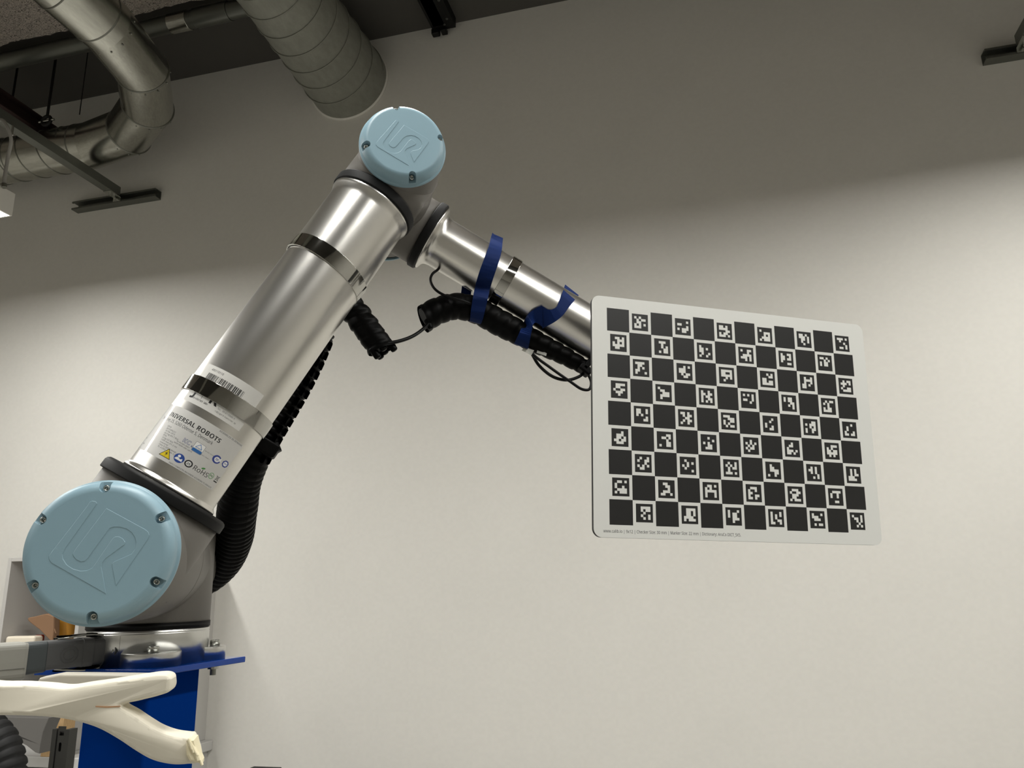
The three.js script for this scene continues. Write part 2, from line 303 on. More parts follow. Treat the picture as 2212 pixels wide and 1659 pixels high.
// ------------------------------------------------------------------ robot pedestal
const PB = 1.31924, dF = V(Math.cos(PB), 0, Math.sin(PB)), dR = V(Math.cos(PB - Math.PI / 2), 0, Math.sin(PB - Math.PI / 2));
const PLATE = -.0045, PTH = .0078;
{
  const g = thing('robot_pedestal', 'bright blue square steel post with a square top plate carrying the robot', 'pedestal');
  const PT = PB - Math.PI / 4, X = V(Math.cos(PT), 0, Math.sin(PT)), Z = V(-Math.sin(PT), 0, Math.cos(PT));
  const side = .13 * Math.SQRT2, ps = .07 * Math.SQRT2;
  mesh('top_plate', rbox(side, PTH, side, .0012).applyMatrix4(frame(X, UP, Z, V(0, PLATE - PTH / 2, 0))), M.blueEdge, g);
  mesh('post', rbox(ps, PLATE - PTH - FLOOR - .012, ps, .004).applyMatrix4(frame(X, UP, Z, V(0, (PLATE - PTH + FLOOR + .012) / 2, 0))), M.blue, g);
  mesh('foot_plate', rbox(.3, .012, .3, .002).applyMatrix4(frame(X, UP, Z, V(0, FLOOR + .006, 0))), M.blue, g);
  settle(g, V(0, FLOOR, 0), 0);
}

// ------------------------------------------------------------------ robot arm
const S = V(0, .1273, .21282), AA = 1.04334, BB = -.50585, AL = .6086;
const ax = V(Math.cos(AA), Math.sin(AA), 0), apx = V(ax.y, -ax.x, 0), E = S.clone().addScaledVector(ax, AL);
const ZF = .08724, F = V(E.x, E.y, ZF), fx = V(Math.cos(BB), Math.sin(BB), 0), fpx = V(fx.y, -fx.x, 0);
const RT = .05505, RF = .03997, Zv = V(0, 0, 1);
const WR = F.clone().addScaledVector(fx, .5723);
const robot = thing('industrial_robot', 'six axis robot arm with aluminium tubes, grey joints and light blue round covers', 'robot');
const csg = new Evaluator(); csg.useGroups = false;
function hull(list) { return join(list); }
// a round cover with screw pockets; returns the cover mesh
function cover(c, r, zRim, zFace, nScrew, rScrew, phase, zScrew, pr, out = Zv) {
  const h = zFace - zRim, prof = [[0, h - .0], [r * .80, h], [r * .86, h - .0008], [r * .905, h - .0032], [r * .94, h - .0075], [r * .957, h - .0125], [r * .962, .0062], [r * .967, .0048], [r * .988, .0042], [r, .0032], [r, .0006], [r * .995, 0], [0, 0]].reverse();
  let b = new Brush(lathe(prof, V(0, 0, 0), UP, 120)); b.updateMatrixWorld();
  for (let i = 0; i < nScrew; i++) {
    const a = phase + i * Math.PI * 2 / nScrew;
    const sh = new THREE.Shape(); sh.absarc(rScrew, 0, pr, Math.PI / 2, Math.PI * 1.5, false); sh.lineTo(r * 1.2, -pr * 1.25); sh.lineTo(r * 1.2, pr * 1.25);
    const gg = new THREE.ExtrudeGeometry(sh, { depth: .05, bevelEnabled: true, bevelSize: .0016, bevelThickness: .0016, bevelSegments: 2, bevelOffset: -.0016, curveSegments: 14 });
    gg.rotateX(-Math.PI / 2).translate(0, zScrew - zRim - .0028, 0).rotateY(a);
    const k = new Brush(gg); k.updateMatrixWorld();
    b = csg.evaluate(b, k, SUBTRACTION); b.updateMatrixWorld();
  }
  const q = new THREE.Quaternion().setFromUnitVectors(UP, out), base = c.clone().addScaledVector(out, zRim);
  const ge = b.geometry.clone(); ge.applyQuaternion(q).translate(base.x, base.y, base.z);
  const m = mesh('joint_cover', ge, M.cap, robot);
  m.userData.label = 'light blue round joint cover';
  for (let i = 0; i < nScrew; i++) {
    const a = phase + i * Math.PI * 2 / nScrew, d = V(Math.cos(a), 0, -Math.sin(a)).applyQuaternion(q);
    const p = c.clone().addScaledVector(out, zScrew).addScaledVector(d, rScrew);
    mesh('screw', lathe([[0, -.0025], [.0033, -.0025], [.0033, .0008], [.0028, .0014], [.0016, .0014], [.0015, -.0006], [0, -.0006]], p, out, 24), M.zinc, m);
  }
  return m;
}
// raised two-piece emblem traced on the cover face
function emblem(parent, pieces, z, T) {
  for (const P of pieces) {
    const pts = P.map(([x, y]) => { const q = onZ(T[0] + x / T[2], T[1] + y / T[2], z); return new THREE.Vector2(q.x, q.y); });
    const sp = new THREE.SplineCurve(pts);
    const sh = new THREE.Shape(pts);
    const g = new THREE.ExtrudeGeometry(sh, { depth: .0003, bevelEnabled: true, bevelThickness: .00025, bevelSize: .0004, bevelOffset: -.0004, bevelSegments: 1 }).translate(0, 0, z - .0001);
    mesh('embossed_emblem', g, M.cap, parent);
  }
}
{ // base
  const R0 = .0775, top = .0406, cd = V(-.8616, 0, .5076), cn = V(.5076, 0, .8616);
  const lug = d => lathe([[0, 0], [.0362, 0], [.0362, .0163], [.0356, .0171], [0, .0171]], d.clone().multiplyScalar(.0652).add(V(0, PLATE, 0)), UP, 72);
  const dL = dR.clone().negate(), dB = dF.clone().negate();
  {
    const body = new Brush(lathe([[0, PLATE], [R0, PLATE], [R0, top - .0062], [R0 - .0008, top - .0056], [R0 - .0008, top - .0048], [R0, top - .0042], [R0, top - .0034], [R0 - .0008, top - .0028], [R0 - .0006, top], [0, top]], V(0, 0, 0), UP, 96)); body.updateMatrixWorld();
    const flat = new Brush(new THREE.BoxGeometry(.05, .06, .2).applyMatrix4(frame(cd, UP, cn, cd.clone().multiplyScalar(.0555 + .025).add(V(0, top - .0075 - .03, 0))))); flat.updateMatrixWorld();
    mesh('base_flange', csg.evaluate(body, flat, SUBTRACTION).geometry.clone(), M.aluMachined, robot).userData.label = 'machined aluminium base ring';
  }
  for (const d of [dF, dR, dL, dB]) {
    const L = mesh('base_lug', lug(d), M.aluMachined, robot);
    const p = d.clone().multiplyScalar(.0868); p.y = PLATE + .0172;
    mesh('lug_bolt', lathe([[0, 0], [.0068, 0], [.0068, .0068], [.0062, .0078], [.0037, .0078], [.0034, .003], [0, .003]], p, UP, 40), M.zinc, L);
    const q = p.clone(); q.y = PLATE - PTH;
    mesh('lug_nut', cyl(q, q.clone().add(V(0, -.0062, 0)), .0082, .0082, 6), M.zinc, L);
    mesh('bolt_thread', lathe(Array.from({ length: 25 }, (_, i) => [i === 0 || i === 24 ? 0 : .0038 + (i % 2) * .0006, -i * .00062]), q, UP, 20), M.galvSeam, L);
  }
  // flat panel that carries the plug socket
  const hx = new THREE.Shape([[-.0215, -.0175], [.0225, -.0175], [.0315, 0], [.0225, .0175], [-.0215, .0175], [-.029, 0]].map(p => new THREE.Vector2(...p)));
  mesh('socket_flange', new THREE.ExtrudeGeometry(hx, { depth: .003, bevelEnabled: true, bevelSize: .0006, bevelThickness: .0006, bevelSegments: 1 }).applyMatrix4(frame(cn, UP, cd.clone(), cd.clone().multiplyScalar(.0556).addScaledVector(cn, .021).add(V(0, .0155, 0)))), std(0x2b2c2d, .5), robot);
  mesh('socket_screw', lathe([[0, 0], [.003, 0], [.003, .002], [.0014, .0022], [0, .0012]], cd.clone().multiplyScalar(.0592).addScaledVector(cn, .046).add(V(0, .0155, 0)), cd, 20), M.zinc, robot);
  mesh('base_seal', lathe([[.06, top], [R0 + .0004, top], [R0 + .0004, .0478], [.06, .0478]], V(0, 0, 0), UP, 96), M.rubber, robot);
  // shoulder turning housing: vertical cylinder with the horizontal branch
  mesh('shoulder_housing', [lathe([[0, .0478], [.0772, .0478], [.0770, .165], [.074, .185], [.066, .2], [.05, .208], [0, .21]], V(0, 0, 0), UP, 96),
    lathe([[.0745, 0], [.0745, .0972], [.0738, .0978], [0, .0978]], V(0, S.y, 0), Zv, 96), lathe([[0, -.095], [.06, -.094], [.07, -.088], [.0745, -.075], [.0745, .01]], V(0, S.y, 0), Zv, 96)], M.housing, robot);
  mesh('joint_gap', lathe([[0, .097], [.069, .097], [.069, .1018], [0, .1018]], V(0, S.y, 0), Zv, 96), M.groove, robot);
  // lower end of the upper arm
  mesh('upper_arm_joint', [lathe([[0, .1012], [.0738, .1012], [.0745, .1018], [.0745, S.z + .0788], [0, S.z + .0788]], V(0, S.y, 0), Zv, 96),
    lathe([[0, -.02], [.0722, -.02], [.0735, .0725], [0, .0725]], S, ax, 96)], M.housing, robot);
  mesh('joint_seal', lathe([[.05, .0722], [.0768, .0722], [.0775, .0732], [.0775, .0818], [.0762, .0845], [.0735, .0862], [.05, .0866]], S, ax, 96), M.rubber, robot);
  const cap = cover(S, .0748, .0788, .1055, 6, .06419, Math.PI / 2 + .0097, .0968, .0052);
  emblem(cap, [
    [[795, 545], [1085, 703], [1108, 722], [1116, 745], [1106, 775], [865, 1125], [838, 985], [838, 960], [850, 945], [985, 885], [1008, 850], [1016, 805], [1008, 765], [985, 728], [945, 700], [895, 686], [850, 686], [820, 695], [655, 920], [635, 940], [605, 946], [570, 930], [548, 905], [543, 885], [560, 855]],
    [[658, 520], [668, 500], [690, 490], [715, 494], [727, 510], [478, 860], [466, 890], [472, 925], [500, 968], [545, 998], [600, 1013], [650, 1010], [690, 990], [842, 768], [862, 757], [890, 757], [918, 772], [936, 800], [930, 820], [915, 828], [785, 925], [764, 955], [758, 985], [793, 1185], [385, 955], [366, 930], [364, 905], [378, 882]],
  ], S.z + .1055, [0, 940, 3.4565]);
}
{ // upper arm tube and elbow
  const k0 = .0868, k1 = .545;
  mesh('upper_arm_tube', lathe([[RT - .004, k0], [RT + .0035, k0], [RT + .0035, k0 + .003], [RT + .001, k0 + .0055], [RT, k0 + .008], [RT, k1 - .024], [RT + .0006, k1 - .018], [RT + .0028, k1 - .0125], [RT + .0033, k1 - .0105], [RT + .0033, k1 - .008], [RT + .002, k1 - .0068], [RT - .004, k1 - .0068]], S, ax, 128), M.alu, robot).userData.label = 'brushed aluminium upper arm tube';
  mesh('joint_seal', lathe([[.045, k1 - .008], [.0596, k1 - .0075], [.0604, k1 - .006], [.0604, k1 + .0045], [.0596, k1 + .006], [.045, k1 + .0065]], S, ax, 96), M.rubber, robot);
  mesh('elbow_joint', [lathe([[0, k1 + .004], [.0572, k1 + .004], [.0565, AL + .015], [0, AL + .015]], S, ax, 96),
    lathe([[0, -.0615], [.0535, -.0615], [.0562, -.056], [.0568, .0585], [0, .0585]], E, Zv, 96)], M.housing, robot);
  mesh('joint_gap', lathe([[0, -.0635], [.0515, -.0635], [.0515, -.061], [0, -.061]], E, Zv, 96), M.groove, robot);
  const cap = cover(E, .0578, .0585, .0795, 4, .0496, Math.PI / 2 + .2254, .0706, .0046);
  emblem(cap, [
    [[800, 207], [1005, 327], [1020, 342], [1022, 360], [1012, 378], [888, 543], [858, 470], [858, 455], [870, 440], [928, 428], [950, 410], [960, 385], [952, 355], [930, 328], [895, 308], [860, 302], [825, 308], [795, 325], [735, 395], [720, 408], [700, 412], [675, 400], [663, 382], [665, 368]],
    [[716, 175], [726, 164], [742, 166], [753, 180], [618, 358], [609, 382], [616, 408], [640, 438], [680, 454], [715, 460], [745, 456], [770, 440], [842, 348], [860, 337], [882, 342], [902, 360], [907, 376], [898, 388], [825, 420], [806, 442], [806, 464], [842, 573], [565, 408], [548, 390], [548, 372], [560, 352]],
  ], E.z + .0795, [680, 220, 4.148]);
}
{ // forearm
  mesh('forearm_joint', [lathe([[0, -.055], [.05, -.055], [.0545, -.05], [.0552, .0], [.0548, .0612], [.053, .0622], [0, .0622]], F, Zv, 96),
    lathe([[0, 0], [.0535, 0], [.0532, .0655], [0, .0655]], F, fx, 96)], M.housing, robot);
  const bk = cover(F, .0556, .0575, .0775, 4, .048, .6, .069, .0046, V(0, 0, -1));
  mesh('joint_gap', lathe([[0, -.0578], [.0525, -.0578], [.0525, -.0545], [0, -.0545]], F, Zv, 64), M.groove, robot);
  mesh('joint_seal', lathe([[.04, .0645], [.0553, .0645], [.0562, .0655], [.0562, .0745], [.0552, .0762], [.0535, .0772], [.04, .0775]], F, fx, 96), M.rubber, robot);
  mesh('forearm_tube', lathe([[.035, .077], [.0522, .077], [.0526, .0782], [.0522, .0798], [.0495, .0808], [.0455, .0822], [.0425, .0846], [.0407, .0885], [RF, .094], [RF, .5], [.042, .505], [.042, .511], [.035, .512]], F, fx, 128), M.alu, robot).userData.label = 'brushed aluminium forearm tube';
  mesh('joint_seal', lathe([[.03, .511], [.0455, .511], [.0455, .52], [.03, .52]], F, fx, 64), M.rubber, robot);
  // wrist, mostly behind the board
  const dw = V(-.605, -.796, 0).normalize(), zw = .068, W2 = WR.clone().add(V(0, 0, .135)), W3 = W2.clone().addScaledVector(dw, .1157);
  mesh('wrist_joint', [lathe([[0, .519], [.0445, .519], [.0445, .573], [0, .573]], F, fx, 64), rod(WR.clone().add(V(0, 0, -.052)), WR.clone().add(V(0, 0, .062)), .0455, .003)], M.housing, robot);
  cover(WR, .0462, .052, .068, 4, .039, .3, .061, .004, V(0, 0, -1));
  mesh('wrist_joint', [rod(WR.clone().add(V(0, 0, .0635)), W2, .0455, .003), rod(W2.clone().addScaledVector(dw, -.05), W2.clone().addScaledVector(dw, .06), .0455, .003)], M.housing, robot);
  mesh('wrist_joint', [rod(W2.clone().addScaledVector(dw, .0615), W3, .0455, .003), rod(W3.clone().add(V(0, 0, -.05)), W3.clone().add(V(0, 0, .05)), .0455, .003)], M.housing, robot);
  mesh('tool_flange', rod(W3.clone().add(V(0, 0, .05)), W3.clone().add(V(0, 0, .086)), .0315, .002), M.aluMachined, robot);
}
// labels on the upper arm ------------------------------------------
function onTube(k0, k1, f0, f1, r, n = 40) {      // curved patch with its own thickness edge, uv: x along the arc, y along the tube
  const pos = [], nor = [], uv = [], idx = [];
  for (let i = 0; i <= n; i++) for (let j = 0; j < 2; j++) { const f = f0 + (f1 - f0) * i / n, k = j ? k1 : k0, d = apx.clone().multiplyScalar(Math.sin(f)).addScaledVector(Zv, Math.cos(f)), p = S.clone().addScaledVector(ax, k).addScaledVector(d, r); pos.push(p.x, p.y, p.z); nor.push(d.x, d.y, d.z); uv.push(i / n, j); }
  for (let i = 0; i < n; i++) { const a = i * 2; idx.push(a, a + 2, a + 1, a + 1, a + 2, a + 3); }
  const g = new THREE.BufferGeometry(); g.setAttribute('position', new THREE.Float32BufferAttribute(pos, 3)); g.setAttribute('normal', new THREE.Float32BufferAttribute(nor, 3)); g.setAttribute('uv', new THREE.Float32BufferAttribute(uv, 2)); g.setIndex(idx); return g;
}
const rad = d => d * Math.PI / 180;
function labelCanvas(w, h, k0, k1, f0, f1) {
  const c = document.createElement('canvas'); c.width = w; c.height = h; const x = c.getContext('2d');
  const at = (X, Y) => { const p = onCyl(260 + X / 3.95, 700 + Y / 3.95, S, ax, RT); if (!p) return [-99, -99]; const v = p.sub(S), k = v.dot(ax), f = Math.atan2(v.dot(apx), v.dot(Zv)) * 180 / Math.PI; return [(f - f0) / (f1 - f0) * w, (k1 - k) / (k1 - k0) * h]; };
  return { c, x, at };
}
{
  const k0 = .1095, k1 = .1715, f0 = -92, f1 = 57.3, { c, x, at } = labelCanvas(2000, 1000, k0, k1, f0, f1);
  x.fillStyle = '#c9c8c5'; x.fillRect(0, 0, 2000, 1000);
  x.fillStyle = '#161618'; x.textBaseline = 'middle';
  const fit = (s, A, B, font, size) => { x.font = `${font} ${size}px sans-serif`; const w = x.measureText(s).width, L = B[0] - A[0]; x.save(); x.translate(A[0], (A[1] + B[1]) / 2); x.scale(L / w, 1); x.fillText(s, 0, 0); x.restore(); };
  fit('UNIVERSAL ROBOTS', at(418, 765), at(858, 1000), 'bold', 118);
  fit('Energivej 25, 5260 Odense S, Denmark', at(368, 800), at(790, 1018), '', 88);
  fit('ASSEMBLED IN DENMARK', at(842, 915), at(1040, 1035), '', 48);
  fit('PARTLY COMPLETED MACHINERY ACCORDING TO 2006/42/EC', at(412, 1182), at(778, 1395), '', 38);
  const col2 = ['UR10', '2015300221', '18 Feb 2015', '28.9 kg (63.7 lbs)', 'IP54', '10 kg (22 lbs)', '1300 mm (51.2 in)', 'Industrial', 'Class 6 (ISO 14644)', 'PL d (ISO 13849-1)'];
  const p0 = at(404, 868), p1 = at(322, 1040); x.font = '40px sans-serif';
  col2.forEach((s, i) => x.fillText(s, p0[0] + (p1[0] - p0[0]) * i / 9, p0[1] + (p1[1] - p0[1]) * i / 9));
  const col1 = ['TYPE', 'SERIAL NO', 'DATE', 'WEIGHT', 'IP CLASS', 'PAYLOAD', 'REACH', 'USE', 'CLEANROOM', 'SAFETY'];
  const q0 = p0[0] - 560, rows = [p0[1], p1[1]];
  col1.forEach((s, i) => x.fillText(s, q0, rows[0] + (rows[1] - rows[0]) * i / 9));
  ['MANUFACTURER', 'DISCONNECT', 'READ MANUAL', 'BEFORE USE'].forEach((s, i) => x.fillText(s, q0, rows[1] + 70 + i * 44));
  x.font = '34px sans-serif'; { const a = at(480, 995); x.fillText('16-AV2BO-0001', a[0], a[1]); x.fillText('MSIP-REM-URK-UR10', a[0] - 20, a[1] + 42); }
  x.font = 'bold 110px sans-serif'; x.strokeStyle = '#26356e'; x.lineWidth = 5; { const a = at(535, 985); x.strokeText('KC', a[0], a[1]); x.font = 'bold 60px sans-serif'; x.fillStyle = '#26356e'; x.fillText('s', a[0] + 160, a[1] + 26); }
  { // warning triangle
    const A = at(345, 1112), B = at(442, 1055), D = at(435, 1155); x.fillStyle = '#dcc316'; x.strokeStyle = '#1a1a14'; x.lineWidth = 10; x.lineJoin = 'round';
    const cx = (at(345, 1112)[0] + at(438, 1105)[0]) / 2, cy = at(405, 1105)[1]; x.beginPath(); x.moveTo(cx, cy - 85); x.lineTo(cx + 98, cy + 80); x.lineTo(cx - 98, cy + 80); x.closePath(); x.fill(); x.stroke();
    x.fillStyle = '#1a1a14'; x.beginPath(); x.moveTo(cx + 14, cy - 45); x.lineTo(cx - 24, cy + 18); x.lineTo(cx + 2, cy + 14); x.lineTo(cx - 12, cy + 62); x.lineTo(cx + 26, cy); x.lineTo(cx + 2, cy + 4); x.closePath(); x.fill();
  }
  const disc = (X, Y, r, col) => { const a = at(X, Y); x.fillStyle = col; x.beginPath(); x.arc(a[0], a[1], r, 0, 7); x.fill(); return a; };
  { const a = disc(502, 1145, 84, '#1d4494'); x.fillStyle = '#e8e8e6'; x.beginPath(); x.arc(a[0] - 16, a[1] - 36, 24, 0, 7); x.fill(); x.beginPath(); x.moveTo(a[0] - 66, a[1] + 40); x.quadraticCurveTo(a[0] - 50, a[1] - 20, a[0] - 10, a[1] - 6); x.lineTo(a[0] + 20, a[1] + 10); x.lineTo(a[0] + 50, a[1] - 16); x.lineTo(a[0] + 62, a[1] + 40); x.closePath(); x.fill(); }
  { const a = disc(582, 1192, 66, '#17171a'); x.fillStyle = '#dddddb'; x.beginPath(); x.arc(a[0], a[1], 44, 0, 7); x.fill(); x.fillStyle = '#17171a'; x.font = 'bold 56px sans-serif'; x.textAlign = 'center'; x.fillText('25', a[0], a[1] + 2); x.textAlign = 'left'; }
  { const a = at(622, 1215); x.fillStyle = '#1c1c1c'; x.font = '120px sans-serif'; x.fillText('RoHS', a[0], a[1] + 6); x.fillStyle = '#3c8a3a'; x.beginPath(); x.ellipse(a[0] + 150, a[1] - 62, 34, 15, -.5, 0, 7); x.fill(); }
  { const a = at(668, 1060); x.fillStyle = '#e6e6e4'; x.strokeStyle = '#77787a'; x.lineWidth = 6; x.beginPath(); x.roundRect(a[0] - 84, a[1] - 92, 168, 184, 18); x.fill(); x.stroke(); x.fillStyle = '#1f63a8'; x.beginPath(); x.roundRect(a[0] - 80, a[1] + 30, 160, 58, 14); x.fill(); x.strokeStyle = '#1f63a8'; x.lineWidth = 8; x.beginPath(); x.moveTo(a[0], a[1] - 74); x.lineTo(a[0] + 52, a[1]); x.lineTo(a[0] - 52, a[1]); x.closePath(); x.stroke(); x.fillStyle = '#333'; x.font = '26px sans-serif'; x.fillText('TÜV NORD', a[0] - 62, a[1] + 18); x.fillText('EN ISO 10218-1', a[0] + 100, a[1] - 24); x.fillText('EN ISO 13849-1', a[0] + 60, a[1] + 70); }
  { const a = disc(822, 1155, 78, '#22388c'); x.fillStyle = '#e4e4e4'; x.beginPath(); x.arc(a[0] + 6, a[1], 50, 0, 7); x.fill(); x.beginPath(); x.moveTo(a[0], a[1]); x.lineTo(a[0] + 70, a[1] - 60); x.lineTo(a[0] + 82, a[1] + 10); x.fill(); x.fillStyle = '#22388c'; x.fillRect(a[0] - 24, a[1] - 14, 60, 10); x.fillRect(a[0] - 20, a[1] + 8, 50, 8); }
  { const a = at(894, 1195); x.fillStyle = '#22388c'; x.beginPath(); for (let i = 0; i < 8; i++) x.lineTo(a[0] + 70 * Math.cos(i * Math.PI / 4 + .39), a[1] + 70 * Math.sin(i * Math.PI / 4 + .39)); x.fill(); x.fillStyle = '#e4e4e4'; x.beginPath(); x.arc(a[0], a[1], 44, 0, 7); x.fill(); x.fillStyle = '#22388c'; x.font = 'bold 38px sans-serif'; x.textAlign = 'center'; x.fillText('TÜV', a[0], a[1]); x.textAlign = 'left'; }
  { const a = at(775, 1295); x.strokeStyle = '#3c8a3a'; x.lineWidth = 9; x.beginPath(); x.ellipse(a[0], a[1], 44, 54, 0, 0, 7); x.stroke(); x.fillStyle = '#2d6b2c'; x.font = 'bold 52px sans-serif'; x.textAlign = 'center'; x.fillText('Pb', a[0], a[1]); x.textAlign = 'left'; }
  { const a = at(826, 1318); x.strokeStyle = '#1c1c1c'; x.lineWidth = 7; x.strokeRect(a[0] - 22, a[1] - 34, 44, 64); x.beginPath(); x.moveTo(a[0] - 40, a[1] - 50); x.lineTo(a[0] + 40, a[1] + 44); x.moveTo(a[0] + 40, a[1] - 50); x.lineTo(a[0] - 40, a[1] + 44); x.stroke(); x.fillStyle = '#1c1c1c'; x.fillRect(a[0] - 40, a[1] + 58, 80, 22); }
  { x.save(); const a = at(420, 700); x.translate(a[0], a[1] + 60); x.fillStyle = '#222'; x.font = 'bold 90px sans-serif'; x.fillText('CE', -60, 0); x.restore(); }
  const t = new THREE.CanvasTexture(c); t.colorSpace = THREE.SRGBColorSpace; t.anisotropy = 8;
  mesh('nameplate_label', onTube(k0, k1, rad(f0), rad(f1), RT + .00025), phys(0xffffff, .55, .25, { map: t, clearcoat: 1, clearcoatRoughness: .05 }), robot).userData.label = 'silver printed nameplate with certification marks';
}
{
  const k0 = .1812, k1 = .2325, f0 = -46, f1 = 39.5, { c, x, at } = labelCanvas(1400, 900, k0, k1, f0, f1);
  x.fillStyle = '#d2d1cd'; x.fillRect(0, 0, 1400, 900); x.fillStyle = '#141414';
  const A = at(762, 410), B = at(1070, 575), top = at(900, 470)[1], bot = at(800, 560)[1] + 30; seed = 77;
  let px = A[0]; while (px < B[0]) { const w = 5 + Math.floor(rnd() * 4) * 6; x.fillRect(px, A[1] + 10, w, 330); px += w + 5 + Math.floor(rnd() * 3) * 6; }
  x.font = 'bold 64px monospace'; { const a = at(785, 385); x.save(); x.translate(a[0], a[1] + 26); x.scale(.9, 1); x.fillText('400110110', 0, 0); x.restore(); }
  { const a = at(612, 605), b = at(740, 665); x.font = 'bold 330px sans-serif'; x.textBaseline = 'alphabetic'; x.fillText('J', a[0] - 10, 740); x.fillText('K', b[0], 740); x.fillRect((a[0] + b[0]) / 2 + 40, 600, 8, 140); }
  x.font = 'bold 52px monospace'; { const a = at(594, 620); x.save(); x.translate(a[0], 800); x.scale(.72, 1); x.fillText('JUGARD+KÜNSTNER GMBH', 0, 0); x.restore(); }
  x.font = '50px monospace'; { const a = at(832, 715); x.save(); x.translate(a[0], 760); x.scale(.72, 1); x.fillText('Tel. 09187/93680-0', 0, 0); x.fillText('ro@jugard-kuenstner.de', -20, 70); x.restore(); }
  const t = new THREE.CanvasTexture(c); t.colorSpace = THREE.SRGBColorSpace;
  mesh('barcode_sticker', onTube(k0, k1, rad(f0), rad(f1), RT + .00022), phys(0xffffff, .45, .1, { map: t, clearcoat: .6, clearcoatRoughness: .1 }), robot).userData.label = 'pale sticker with a barcode and a phone number';
}
settle(robot, V(0, PLATE, 0));

// ------------------------------------------------------------------ steel bands on the tubes
function band(k, w, r, P0, dir, tilt, label, screw) {
  const g = thing('steel_band', label, 'band clamp', 'steel band clamps'), d = dir.clone().applyAxisAngle(Zv, tilt);
  const c = P0.clone().addScaledVector(dir, k);
  mesh('band_strap', lathe([[r + .0003, -w / 2], [r + .0017, -w / 2], [r + .002, -w / 2 + .0005], [r + .002, w / 2 - .0005], [r + .0017, w / 2], [r + .0003, w / 2]], c, d, 128), M.steel, g);
  if (screw) { const q = new THREE.Vector3().copy(dir).cross(Zv).normalize(), p = c.clone().addScaledVector(q, screw * (r + .006)).addScaledVector(Zv, -.012); mesh('band_lock', rbox(.02, .012, .012, .002).applyMatrix4(frame(dir, q, Zv, p)), M.zinc, g); }
  return settle(g, c);
}
band(.2042, .0205, RT, S, ax, 0, 'polished steel band around the upper arm tube covering the barcode sticker', 0);
band(.4262, .021, RT, S, ax, -.08, 'polished steel band around the upper arm tube nearer the elbow joint', 0);
band(.2105, .016, RF, F, fx, 0, 'polished steel band around the forearm tube partly under blue tape', 0);

// ------------------------------------------------------------------ hoses and cables
{
  const g = thing('corrugated_hose', 'thick black corrugated hose running from the robot base up behind the upper arm', 'hose', 'black corrugated hoses');
  const p = [onZ(395, 1262, -.13), onZ(440, 1248, -.12), onZ(480, 1215, -.09), onZ(504, 1165, -.04), onZ(512, 1105, .02), onZ(522, 1045, .055), onZ(545, 990, .085), onZ(575, 935, .09), onZ(608, 880, .095), onZ(638, 828, .1), onZ(664, 776, .105), onZ(690, 715, .11)];
  const c = curve(p);
  mesh('ribbed_sleeve', hose(p, u => .028 - .005 * Math.min(1, Math.max(0, (u - .45) * 5)), .0105, .0026), M.black, g);
  // hinged clips along the upper run
  for (let i = 0; i < 13; i++) { const u = .62 + i * .029, q = c.getPointAt(u), t = c.getTangentAt(u), n = t.clone().cross(Zv).normalize(), zz = n.clone().cross(t).normalize(); for (const [a, z] of [[.0225, .004], [.016, .018]]) mesh('hose_clip', rbox(.0115, .004, .0115, .0012).applyMatrix4(frame(t, n, zz, q.clone().addScaledVector(n, a).addScaledVector(zz, z))), M.blackMatte, g); }
  settle(g, p[0].clone());
}
{
  const g = thing('corrugated_hose', 'short stub of black corrugated hose sticking out beside the upper steel band', 'hose', 'black corrugated hoses');
  const p = [onZ(700, 610, .11), onZ(735, 640, .115), onZ(765, 672, .118), onZ(795, 713, .12), onZ(826, 757, .12)];
  mesh('ribbed_sleeve', hose(p, u => .0198 + .0006 * Math.sin(u * 40), .0165, .002, 6, 28, .005), M.black, g);
  const e = p[4], d = p[4].clone().sub(p[3]).normalize(), n = d.clone().cross(Zv).normalize();
  for (const [a, z, l] of [[.012, .008, .012], [0, .012, .006], [-.013, .004, .016], [.004, -.014, .01], [-.004, -.01, .008]]) mesh('cut_strand', rod(e.clone().addScaledVector(n, a).addScaledVector(Zv, z).addScaledVector(d, -.01), e.clone().addScaledVector(n, a * 1.1).addScaledVector(Zv, z).addScaledVector(d, l * .7), .0058, .0025, .0052, 16), M.black, g);
  mesh('sleeve_filling', cyl(e.clone().addScaledVector(d, -.03), e.clone().addScaledVector(d, -.002), .0165), M.groove, g);
  settle(g, p[0].clone());
}
const hoseZ = .082;
{
  const g = thing('corrugated_hose', 'black corrugated hose taped along the underside of the forearm tube', 'hose', 'black corrugated hoses');
  const p = [onZ(914, 690, hoseZ), onZ(943, 673, hoseZ), onZ(985, 662, hoseZ), onZ(1030, 671, hoseZ), onZ(1075, 695, hoseZ), onZ(1120, 719, hoseZ), onZ(1168, 744, hoseZ), onZ(1215, 767, hoseZ), onZ(1262, 793, hoseZ)];
  mesh('ribbed_sleeve', hose(p, u => .0212 - .0085 * Math.max(0, (u - .5) / .5), .0185, .0015, 6, 28, .004), M.black, g);
  const d = p[0].clone().sub(p[1]).normalize();
  mesh('sleeve_filling', cyl(p[0].clone().addScaledVector(d, -.03), p[0].clone().addScaledVector(d, -.003), .0165), M.groove, g);
  mesh('cut_strand', rod(onZ(922, 690, hoseZ + .01), onZ(931, 711, hoseZ + .012), .006, .002, .0045, 16), M.black, g);
  mesh('end_clip', [rbox(.022, .013, .02, .003).applyMatrix4(frame(V(.8, -.6, 0), V(.6, .8, 0), Zv, onZ(1262, 799, hoseZ + .006))), rbox(.009, .02, .02, .002).applyMatrix4(frame(V(.8, -.6, 0), V(.6, .8, 0), Zv, onZ(1266, 790, hoseZ + .006)))], M.black, g);
  settle(g, p[0].clone());
}
